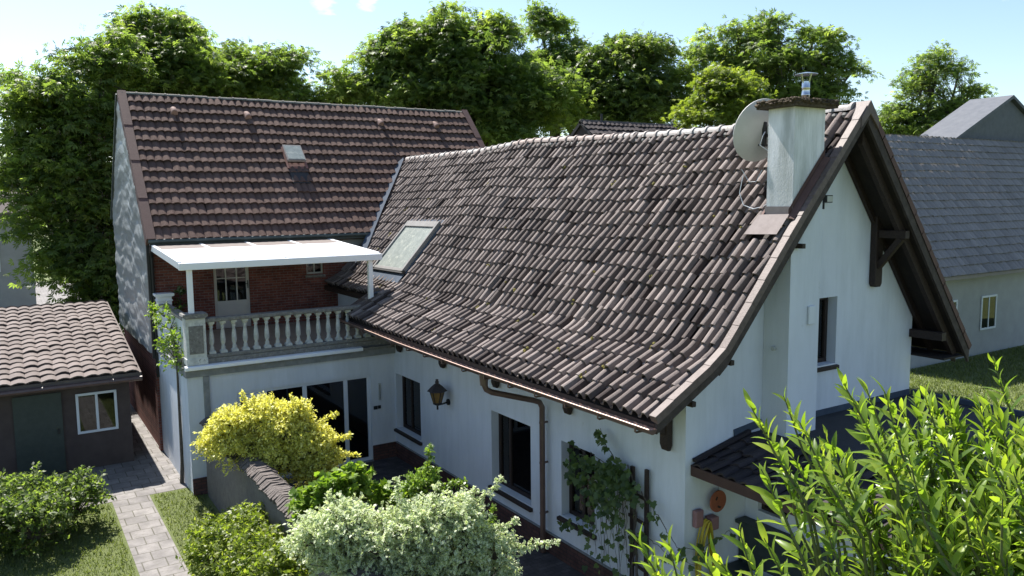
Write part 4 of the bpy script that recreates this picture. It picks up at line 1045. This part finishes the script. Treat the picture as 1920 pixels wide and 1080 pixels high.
LB = {
'A':[(-5.5,28.9,10.6,2.1),(-6.3,29.2,8.5,1.9),(-5.8,28.6,6.3,2.1),(-4.8,27.7,4.6,1.5),(-6.8,29.7,10.2,1.0),(-4.1,28.3,12.1,1.5),(-7.3,29.7,7.6,1.0),(-4.7,28.3,9.3,1.9),(-5.0,28.2,7.4,1.9),(-7.3,30.2,11.5,0.4),(-4.0,27.4,6.5,1.3),(-4.5,26.6,3.7,1.6),(-5.9,27.2,4.3,1.5),(-3.9,26.2,2.2,1.3),(-5.2,26.8,2.4,1.3)],
'B':[(-1.6,31.6,13.2,2.0),(-0.2,30.6,12.5,1.8),(-2.3,31.8,11.3,2.3),(-2.0,32.0,14.4,1.1),(-0.7,30.7,11.3,1.9),(-0.9,31.3,14.2,1.1),(-2.8,32.3,13.2,1.2)],
'C':[(2.8,31.1,12.5,1.7),(1.7,31.7,11.5,1.9),(4.0,30.4,13.3,0.8),(4.0,30.2,11.6,1.0),(1.8,31.8,13.1,1.1),(4.8,29.6,11.0,0.8),(0.8,32.2,11.0,1.5)],
'D':[(10.7,26.3,14.1,1.9),(8.7,27.4,13.1,1.8),(7.0,28.3,11.7,1.9),(11.6,25.4,11.9,2.8),(9.4,26.7,10.9,2.5),(12.4,25.2,14.4,1.1),(13.7,23.9,10.9,2.3),(5.9,28.9,11.2,0.9),(12.3,24.7,9.9,2.3),(10.4,25.9,10.2,2.0),(8.7,27.5,14.5,0.8),(7.8,28.0,13.5,0.8)],
'E':[(16.9,27.2,15.5,1.1),(17.3,26.8,13.8,1.5),(16.5,27.1,12.2,2.3),(17.8,26.1,11.0,2.0),(16.5,27.6,16.4,0.6),(18.6,25.7,12.4,1.3)],
'F':[(19.5,23.0,13.7,1.3),(18.9,23.1,11.8,2.1),(17.9,24.0,13.5,1.2),(20.2,22.2,11.0,1.6),(18.4,23.3,10.5,1.6),(20.4,22.4,14.0,0.7)],
'G':[(15.2,13.3,10.3,1.2),(14.4,13.7,9.5,1.1),(15.8,12.9,10.1,0.9),(14.9,13.6,10.9,0.7),(16.1,12.6,9.3,0.8)],
'H':[(24.7,19.7,14.4,1.2),(26.0,18.8,13.4,1.6),(27.4,17.9,13.1,1.2),(22.4,21.1,13.7,1.1),(23.9,20.0,12.9,1.9),(28.5,17.1,12.8,0.6),(27.0,18.3,14.7,0.8),(27.0,17.9,11.6,1.6),(21.4,21.6,12.4,1.2),(25.5,19.4,15.2,0.7),(27.7,17.9,14.4,0.5),(23.6,20.5,14.7,0.7),(25.6,18.7,11.2,1.9)],
'I':[(37.7,18.5,13.4,1.4),(36.4,19.0,11.3,1.1),(38.5,17.7,11.5,1.4),(37.4,18.3,10.6,1.8),(39.5,17.2,12.4,0.7),(37.0,18.8,12.8,1.2),(38.2,18.3,14.5,0.7),(39.1,17.6,13.7,0.6),(39.9,17.0,12.6,0.4),(36.0,19.1,10.0,1.4),(35.5,19.6,10.7,1.1),(34.8,19.9,10.2,.8)]}
TG = 'mature trees standing behind the houses'
TREES = [
 ('A', 'horse_chestnut', 'big horse chestnut in white blossom left of the tarpaulin gable', l_chest, (-5, 28.6), .40, 1.8, .42, 300),
 ('B', 'horse_chestnut', 'tall rounded chestnut rising behind the left end of the brick house ridge', l_chest, (-1.2, 31.4), .40, 1.6, .5, 90),
 ('C', 'horse_chestnut', 'smaller chestnut crown above the middle of the brown tiled roof', l_chest, (2.5, 31.4), .40, 1.5, .5, 50),
 ('D', 'horse_chestnut', 'widest chestnut with dense dark crown, in the middle between the two ridges', l_chest, (10.5, 26), .42, 2.0, .45, 60),
 ('E', 'chestnut_tree', 'slender-topped tree just right of the widest chestnut', l_chest, (17, 26.8), .42, 1.6, .48, 30),
 ('F', 'chestnut_tree', 'dark dense tree behind the small black roof', l_dark, (19, 23), .42, 1.8, .5, 30),
 ('G', 'maple_tree', 'low lime green tree directly behind the satellite dish', l_lime, (15.2, 13.2), .22, 4.5, .5, 0),
 ('H', 'chestnut_tree', 'open-branched tall tree behind the chimney and its steel flue', l_chest, (25, 19), .40, 1.15, .5, 20),
 ('I', 'slender_tree', 'thin airy tree standing alone at the far right against the sky', l_chest, (37.6, 18.2), .36, 1.0, .45, 0)]
for k, nm, lab, mt, bs, sz, den, br, nb in TREES:
    t = thing(nm, lab, 'tree', (bs[0], bs[1], 0), TG)
    big = k in 'GJ'
    o, C = crown('crown', t, LB[k], mt, sz*(.66 if not big else .75), den*1.1, 32, .34 if big else .62, .42, FAN, br)
    limbs(t, (bs[0], bs[1], 0), LB[k], .34 if not big else .15, C, 14 if k not in 'HI' else 26)
    if nb: blossoms(t, LB[k], nb)

# shrubs on and beside the garden wall
def bush(name, label, cat, lobes, mat, size, n, tmpl, rim=None, twig=.25, up=.3, group=None, base=None, spikes=()):
    b = base or (sum(l[0] for l in lobes)/len(lobes), sum(l[1] for l in lobes)/len(lobes), 0)
    t = thing(name, label, cat, b, group)
    tot = sum(l[3]**2 for l in lobes); mbs = MB(); Ps = []; Xs = []
    def twigp(p0, d, L, leaves):
        d = d/np.linalg.norm(d); tt = np.linspace(.05, 1, leaves)[:, None]
        bend = np.array([0, 0, -.12])
        pts = p0+d*L*tt+bend*(tt**2)*L
        a = RNG.uniform(0, 6.28, leaves); side = np.cross(d, [0, 0, 1.]); side /= np.linalg.norm(side)+1e-9; u2 = np.cross(side, d)
        x = d*.55+side*np.cos(a)[:, None]+u2*np.sin(a)[:, None]
        Ps.append(pts); Xs.append(x)
        return pts
    for (x, y, z, r) in lobes:
        k = max(3, int(n*r*r/tot))
        for i in range(k):
            d = unit(RNG.normal(size=(1, 3)))[0]; d[2] = abs(d[2])*.9-.15 if RNG.random() < .7 else d[2]
            st = np.array([x, y, z])+d*r*RNG.uniform(.35, .85); dd = d+np.array([0, 0, up])+RNG.normal(size=3)*.3
            pts = twigp(st, dd, twig*RNG.uniform(.6, 1.2), 12)
            if i % 4 == 0: mbs.tube([(x, y, z-r*.5), tuple(st), tuple(pts[-1])], [.012, .006, .003], 4, cap=False)
    for (p0, p1) in spikes:
        p0 = np.array(p0); p1 = np.array(p1); L = np.linalg.norm(p1-p0); m = int(L/.06)
        mbs.tube([tuple(p0), tuple(p1)], [.008, .003], 4)
        for i in range(m):
            st = p0+(p1-p0)*i/m; sc2 = 1-.6*i/m
            for q in range(3): twigp(st, (p1-p0)/L*.8+RNG.normal(size=3)*.55, twig*.55*sc2, 7)
    mbs.tube([(b[0], b[1], 0), (b[0]+.03, b[1], .5), (lobes[0][0], lobes[0][1], lobes[0][2])], [.05, .04, .02], 6)
    mbs.build('stem', m_bark, t)
    P = np.vstack(Ps); X = np.vstack(Xs); N = unit(RNG.normal(size=P.shape)*.5+np.array([0, 0, 1.]))
    scatter('foliage', P, X, N, size*RNG.uniform(.6, 1.25, len(P)), tmpl, mat, t, np.clip(RNG.normal(.5, .25, len(P)), 0, 1), rim)
    return t
bush('euonymus_bush', 'bright golden yellow euonymus bush spilling over the garden wall', 'bush',
     [(-4.7,7.1,2.3,.40),(-4.2,6.8,2.45,.45),(-3.85,6.5,2.25,.5),(-3.5,6.2,1.95,.45),(-4.0,6.5,1.75,.5),(-3.5,6.2,1.4,.4),(-4.4,6.9,1.9,.4),(-3.7,6.4,2.55,.25),(-3.3,6.0,1.1,.25),(-5.0,7.2,2.0,.33),(-4.8,6.9,1.9,.33),(-3.35,6.05,1.65,.33)],
     l_gold, .060, 4300, LEAF, twig=.20, up=.25, base=(-4.15, 6.6, 0),
     spikes=(((-3.4,6.1,2.0),(-2.85,5.75,2.15)),((-3.3,6.1,1.8),(-2.75,5.65,1.75)),((-3.4,6.1,1.4),(-2.65,5.6,1.35)),((-3.5,6.2,2.3),(-3.05,5.95,2.55)),((-4.45,6.9,2.6),(-4.55,7.0,2.98)),((-3.5,6.2,1.2),(-2.5,5.5,.9))))
bush('variegated_bush', 'creamy white variegated euonymus bush at the bottom of the photo', 'bush',
     [(-4.6,1.6,2.2,.42),(-4.2,1.3,2.05,.45),(-3.7,1.0,2.2,.42),(-3.3,.8,2.3,.36),(-3.8,1.1,1.75,.45),(-3.3,.8,1.85,.42),(-2.95,.5,1.9,.25),(-4.6,1.6,1.75,.42),(-4.3,1.3,1.5,.5),(-3.6,.9,1.4,.5),(-3.0,.6,1.45,.4),(-4.9,1.9,2.0,.35)],
     l_vari, .054, 4600, RL, RIMW, twig=.2, up=.3, base=(-3.9, 1.2, 0),
     spikes=(((-3.9,1.3,2.4),(-3.95,1.35,2.85)),((-3.6,1.05,2.4),(-3.5,1.0,2.8)),((-4.5,1.7,2.3),(-4.7,1.9,2.65)),((-3.2,.8,2.35),(-2.75,.55,2.85)),((-2.95,.5,1.9),(-2.2,.05,2.0)),((-3.1,.6,2.1),(-2.65,.35,2.3)),((-3.4,.9,2.4),(-3.05,.75,2.7))))
bush('green_climber', 'fresh green climber growing between the yellow and the variegated bush', 'climber',
     [(-4.15,3.1,2.1,.28),(-4.4,3.3,1.9,.3),(-3.7,2.8,2.0,.22),(-3.95,2.9,2.3,.18)], l_fresh, .10, 230, LOB, twig=.25, up=.2, base=(-4.1, 3.1, 0))
bush('green_shrub', 'upright green leafy shrub with one tall shoot behind the variegated bush', 'shrub',
     [(-3.0,2.4,2.2,.22),(-3.2,2.5,1.95,.28),(-3.0,2.3,1.8,.25)], l_fresh, .065, 330, LEAF, twig=.2, up=.9, base=(-3.1, 2.4, 0),
     spikes=(((-3.0,2.4,2.3),(-2.92,2.38,2.85)),((-2.9,2.3,2.2),(-2.45,2.1,2.25))))
bush('green_shrub', 'small upright green shrub at the patio edge right of the variegated bush', 'shrub',
     [(-2.35,1.8,1.45,.14),(-2.4,1.8,1.2,.18)], l_fresh, .065, 70, LEAF, twig=.18, up=.8, base=(-2.4, 1.8, 0), spikes=(((-2.3,1.8,1.5),(-2.2,1.75,1.95)),))
bush('ivy_plant', 'pale green creeper trailing over the terrace side beside the left pedestal', 'creeper',
     [(-4.98,11.0,3.35,.3),(-4.98,11.7,3.7,.3),(-4.98,10.7,3.0,.25),(-4.98,12.4,3.9,.25),(-4.98,11.4,3.1,.3)], l_fresh, .085, 130, LEAF, twig=.22, up=.1, base=(-4.99, 11.2, 0))
bush('climbing_plant', 'dark twining plant against the brick wall behind the canopy post', 'climber',
     [(-4.35,13.8,4.15,.13),(-4.40,13.8,3.8,.14),(-4.38,13.8,3.45,.12)], l_vine, .10, 26, LEAF, twig=.2, up=.3, base=(-4.4, 13.8, 3.09))

# grape vine on the trellis
vn = thing('grape_vine', 'grape vine climbing the trellis beside the corner window, tendrils round the corner', 'grape vine', (-.12, .95, 0))
mb = MB(); rn = random.Random(21); LP = []; 
def vine(pts, r, leaf=0, hang=.05):
    pts = [Vector(p) for p in pts]; fine = []
    for a, b in zip(pts[:-1], pts[1:]):
        for t in range(5): fine.append(a.lerp(b, t/5)+Vector((rn.uniform(-.015, .015), rn.uniform(-.02, .02), rn.uniform(-.02, .02))))
    fine.append(pts[-1]); mb.tube(fine, [r*(1-.7*i/len(fine)) for i in range(len(fine))], 5, cap=False)
    for i in range(leaf):
        p = fine[rn.randrange(len(fine))]; LP.append((p.x+rn.uniform(-.10, .0), p.y+rn.gauss(0, .06), p.z+rn.gauss(0, .06)))
vine([(-.12, .9, 0), (-.14, .88, .7), (-.12, .95, 1.3), (-.12, .9, 2.0), (-.14, 1.1, 2.35)], .028, 14)
vine([(-.15, .95, 0), (-.13, 1.0, .6), (-.14, .9, 1.2), (-.15, 1.0, 1.9)], .022, 12)
vine([(-.14, .95, 1.9), (-.2, 1.3, 2.35), (-.2, 1.55, 2.55), (-.2, 1.7, 2.8)], .012, 40)
for i in range(15):
    y1 = rn.uniform(1.1, 2.35); z1 = rn.uniform(1.75, 2.5); vine([(-.14, 1.0, 2.0), (-.2, (1+y1)/2, 2.2), (-.26, y1, z1), (-.28, y1+rn.uniform(0, .15), z1-.3)], .008, 25)
for i in range(26):
    y1 = rn.uniform(1.05, 2.2); z1 = rn.uniform(.3, 1.3); vine([(-.24, y1, 1.9), (-.26, y1+rn.uniform(-.1, .1), 1.5), (-.24, y1+rn.uniform(-.15, .15), z1)], .006, 5)
vine([(-.14, .8, 2.0), (-.16, .5, 1.85), (-.18, .2, 1.62), (-.2, -.05, 1.45), (.0, -.22, 1.42), (.3, -.3, 1.5), (.6, -.3, 1.6), (.75, -.3, 1.45)], .008, 34)
vine([(-.12, .72, 1.35), (-.16, .4, 1.3), (-.2, 0, 1.25), (.1, -.2, 1.15), (.3, -.25, .9)], .006, 20)
vine([(-.22, 2.2, 1.0), (-.25, 2.6, .9), (-.25, 2.75, .75)], .005, 12)
mb.build('stem', m_bark, vn)
P = np.array(LP); n = len(P)
scatter('foliage', P, RNG.normal(size=(n, 3))*.5+np.array([-.35, -.2, -.6]), np.array([-1., -.5, .6])+RNG.normal(size=(n, 3))*.5, RNG.uniform(.065, .13, n), LOB, l_vine, vn, RNG.random(n))

# tall laurel in front of the camera's right half
lt = thing('cherry_laurel', 'tall fresh green laurel with long narrow leaves filling the lower right corner', 'shrub', (-5.0, -6.1, 0))
tips = [(-5.79,-6.11,5.71),(-5.66,-6.09,5.58),(-5.52,-6.05,5.69),(-5.64,-6.22,5.64),(-5.58,-6.35,5.82),(-5.33,-6.28,5.75),(-5.36,-6.38,5.75),(-5.85,-6.22,5.50),(-5.61,-6.15,5.38),(-5.39,-6.15,5.54),(-5.20,-6.15,5.60),(-4.94,-6.19,5.59),(-4.94,-6.30,5.65),(-4.66,-6.25,5.60),(-4.46,-6.26,5.55),(-4.49,-6.37,5.52),(-4.52,-6.47,5.50),(-6.01,-6.26,5.33),(-5.86,-6.25,5.25),(-5.69,-6.25,5.18),(-6.25,-6.00,5.25),(-6.14,-5.96,5.17),(-6.15,-6.06,5.23),(-6.12,-6.20,5.23),(-6.01,-6.16,5.19),(-5.40,-6.17,5.35),(-5.43,-6.02,5.43),(-5.40,-6.38,5.58),(-5.49,-6.56,5.58),(-5.19,-6.52,5.56),(-5.15,-6.66,5.55),(-5.59,-6.29,5.30),(-5.18,-6.76,5.52)]
lat = np.array([.843, -.538, 0]); fwd = np.array([.538, .843, 0])
for i in range(215):   # the body of the shrub: a mound rising to the right and away
    a = .22+1.15*RNG.random()**.75; b = RNG.uniform(-.35, 1.2)
    top = 5.36+.12*min(a, .5)+.10*b-.75*max(0, .42-a)
    p = np.array([-5.62, -6.30, 0])+lat*a*.95+fwd*b*.6; tips.append((p[0], p[1], top+RNG.normal(0, .10)-abs(RNG.normal(0, .22))))
mb = MB(); P = []; X = []; N = []; S = []; T = []
rootp = np.array([-5.0, -6.15, 3.2])
mb.tube([(-5.0, -6.1, 0), (-5.02, -6.12, 1.5), tuple(rootp)], [.07, .06, .05], 8)
for i, tp in enumerate(tips):
    tp = np.array(tp); L = RNG.uniform(.32, .55); lean = lat*RNG.uniform(.10, .5)+fwd*RNG.uniform(-.25, .25)+np.array([0, 0, -1.])
    if i < 33: lean = lat*RNG.uniform(.35, .62)+fwd*RNG.uniform(-.1, .1)+np.array([0, 0, -1.])
    lean = lean/np.linalg.norm(lean); p0 = tp+lean*L
    mid = (tp+p0)/2-lat*.015+RNG.normal(size=3)*.008
    mb.tube([tuple(p0), tuple(mid), tuple(tp)], [.007, .005, .002], 5, cap=False)
    if i % 2 == 0 or i < 33: mb.tube([tuple(rootp), tuple((rootp+p0)/2+np.array([.0, 0, -.15])+lat*.1), tuple(p0)], [.016, .011, .006], 5, cap=False)
    nl = int(L/.021); up_ = -lean; s1 = np.cross(up_, [.3, 1, .2]); s1 /= np.linalg.norm(s1); s2_ = np.cross(up_, s1)
    sh = RNG.uniform(.25, .75)
    for k in range(nl):
        t = k/nl; q = p0*(1-t)+tp*t
        a = k*2.4+RNG.uniform(-.3, .3); side = s1*math.cos(a)+s2_*math.sin(a)
        op = .95*(1-t)**.6+.28
        x = up_*(1.1-op*.45)+side*op*.8; x = x/np.linalg.norm(x)
        P.append(q); X.append(x); N.append(up_-x*float(np.dot(up_, x))+RNG.normal(size=3)*.18)
        S.append(RNG.uniform(.06, .145)*(1-.35*t**3)); T.append(min(1, max(0, sh*.5+.45*t+RNG.normal(0, .2))))
mb.build('stem', m_stem, lt, smooth=True)
scatter('foliage', np.array(P), np.array(X), np.array(N), np.array(S), LL, l_laur, lt, np.array(T)).data.polygons.foreach_set('use_smooth', [True]*(len(P)*10))

# ------------------------------------------------------------------ background buildings and neighbours
bb = thing('black_roofed_house', 'small dark roofed building peeping over the ridge behind the pantile roof', 'house', (13.8, 17.5, 0))
mb = MB(); mb.box((12.0, 16.6, 0), (18, 19.4, 8.4)); mb.prism([(16.6, 8.4), (19.4, 8.4), (18.0, 9.6)], 'x', 12.0, 18.0); mb.build('wall', m_dark, bb)
def PK(x, s): t = s/1.9; return (x, 16.4+1.6*t, 8.35+1.25*t), (0, -.61, .79)
def PK2(x, s): t = s/1.9; return (x, 19.6-1.6*t, 8.35+1.25*t), (0, .61, .79)
tiles('roof', m_tiled, bb, PK, 11.9, 18.1, .24, 1.98, .33, tile_prof_r, .05, 6, None)
mb = MB(); shell(mb, PK, [11.9, 18.1], [0, 1.98], -.01, -.1); shell(mb, PK2, [11.9, 18.1], [0, 1.98], .03, -.1); mb.build('roof_slab', m_flat, bb)
mb = MB(); mb.tube([(13.0, 18.0, 9.6), (13.0, 18.0, 9.95)], .05, 8); mb.build('vent_pipe', m_black, bb)

m_slate = M('slate_cladding', (.07, .078, .095), (.10, .108, .125), 3, .7, .3, 20)
nr = thing('grey_roofed_house', 'large grey roofed neighbour house at the right behind the gable', 'house', (28, 12, 0))
mb = MB(); mb.box((19.5, 8.6, 0), (40, 15.4, 3.6)); mb.build('wall', m_nwall, nr)
mb = MB(); mb.prism([(8.0, 3.3), (8.0, 3.42), (12, 9.0), (16, 3.42), (16, 3.3), (12, 8.85)], 'x', 19.0, 41); mb.build('roof', m_nroof, nr)
mb = MB(); mb.prism([(29.3, 3.4), (29.3, 9.0), (34.0, 11.1), (38.7, 9.0), (38.7, 3.4)], 'y', 12.3, 14); mb.build('tall_gable', m_slate, nr)
mb = MB(); mb.prism([(28.9, 8.86), (34.0, 11.14), (39.1, 8.86), (39.1, 9.02), (34, 11.30), (28.9, 9.02)], 'y', 12.1, 14.2); mb.build('tall_gable_roof', m_slate, nr)
for x in (22, 25):
    window(nr, 'y', 8.55, x, x+1.2, 1.0, 2.4, m_upvc, m_dglass, -1, .08, .04, mull=(x+.6,))
lh = thing('left_village_house', 'tiled house seen through the trees at the far left', 'house', (-14, 42, 0))
mb = MB(); mb.box((-24, 38.6, 0), (-6.9, 45, 6.2)); mb.build('wall', m_nwall, lh)
mb = MB(); mb.prism([(38.2, 6.1), (42, 8.7), (45.6, 6.1), (45.6, 5.9), (42, 8.5), (38.2, 5.9)], 'x', -24.3, -6.6); mb.build('roof', m_nroof2, lh)
for x in (-12, -9.5):
    window(lh, 'y', 38.55, x, x+1.2, 3.2, 4.8, m_upvc, m_dglass, -1, .08, .04, mull=(x+.6,))
def PN(x, s): t = s/6.9; return (x, 8.0+4*t, 3.45+5.6*t), (0, -.81, .58)
m_ntile = M('grey_neighbour_tile', (.19, .175, .17), (.235, .215, .21), 6, .85, .4, 40, tint=((.15, .138, .135), (.25, .23, .225)))
tiles('roof_tiles', m_ntile, nr, PN, 19.0, 41., .3, 6.85, .38, tile_prof_r, .05, 4, None)
nb_ = thing('neighbour_outbuilding', 'low outbuilding with grey brown roof left of the brick house', 'outbuilding', (-11, 16.5, 0))
mb = MB(); mb.box((-20, 13.6, 0), (-5.7, 19.5, 2.2)); mb.build('wall', m_dark, nb_)
mb = MB(); mb.prism([(13.2, 2.22), (13.2, 2.34), (20, 3.4), (20, 3.28)], 'x', -20.3, -5.45); mb.build('roof', m_nroof2, nb_)
mb = MB(); mb.box((-8.2, 13.55, .05), (-7.2, 13.6, 2.0)); mb.build('door', m_green, nb_); mb = MB(); mb.box((-7.32, 13.50, 1.0), (-7.28, 13.548, 1.12)); mb.build('handle', m_black, nb_)
mb = MB(); mb.tube([(-20.3, 13.14, 2.2), (-5.45, 13.14, 2.2)], .06, 8); mb.build('gutter', m_gutb, nb_)
def PS_(x, s): t = s/6.9; return (x, 13.2+6.8*t, 2.345+1.06*t), (0, -.154, .988)
tiles('roof_tiles', M('shed_tile', (.12, .095, .085), (.15, .12, .11), 6, .85, .4, 40, tint=((.09, .07, .062), (.17, .138, .125))), nb_, PS_, -20.2, -5.5, .3, 6.85, .38, tile_prof_r, .04, 4, None)
window(nb_, 'y', 13.56, -6.9, -6.0, .9, 1.9, m_upvc, m_dglass, -1, .06, .03, mull=(-6.45,))
bush('dark_hedge', 'dark clipped hedge in the neighbour garden at the lower left', 'hedge',
     [(-8.8,10.2,.6,.75),(-8.0,9.9,.6,.75),(-7.3,9.6,.6,.7),(-9.6,10.5,.6,.8),(-8.8,9.0,.6,.7),(-8.0,8.8,.6,.7)], l_dark, .10, 1500, LEAF, twig=.25, up=.3)
bush('round_bush', 'yellow green garden bush beyond the garden wall', 'bush',
     [(-5.4,5.4,.6,.55),(-5.3,6.0,.6,.5),(-5.1,4.7,.9,.55),(-5.1,4.0,.9,.6),(-5.0,3.2,1.0,.55),(-5.0,5.3,1.0,.4)], l_lime, .08, 1900, LEAF, twig=.2, up=.4)
bush('garden_hedge', 'green hedge behind the low outbuilding at the far left', 'hedge',
     [(-6.2+-1.4*i, 23.5, 1.4, 1.2) for i in range(8)], l_chest, .16, 1800, LEAF, twig=.35, up=.3)
bush('tall_bush', 'fresh green tree-like bush in front of the grey roofed house', 'bush',
     [(24.6,4.2,2.2,1.3),(24.3,4.4,3.6,1.1),(24.9,4.0,1.2,1.2),(24.6,4.3,4.6,.7)], l_lime, .14, 1500, LEAF, twig=.4, up=.4, base=(24.6, 4.2, 0))
def grass(name, x0, x1, y0, y1, n, h, skip=lambda x, y: np.zeros(len(x), bool)):
    x = RNG.uniform(x0, x1, n); y = RNG.uniform(y0, y1, n); k = ~skip(x, y); x = x[k]; y = y[k]; n = len(x)
    P = np.stack([x, y, np.zeros(n)], 1); X = RNG.normal(size=(n, 3))*.45+np.array([0, 0, 1.])
    o = scatter(name, P, X, RNG.normal(size=(n, 3)), h*RNG.uniform(.5, 1.3, n), ([(0, -.10, 0), (0, .10, 0), (.6, .07, .08), (1, 0, .25)], [(0, 1, 2, 3)]), l_grass, None, np.clip(RNG.normal(.5, .25, n), 0, 1)); o['kind'] = 'stuff'
l_grass = M_leaf('grass_blade', (.07, .095, .03), (.11, .14, .045), (.19, .21, .075), .4)
grass('lawn_grass', -11, -4.75, 1, 10.7, 42000, .07, lambda x, y: (x > -6.55) & (x < -5.7) & (y > 5.1))
grass('lawn_grass', 8, 28, -1, 8.4, 42000, .12)
print('objects', len(bpy.data.objects), 'polys', sum(len(m.polygons) for m in bpy.data.meshes))
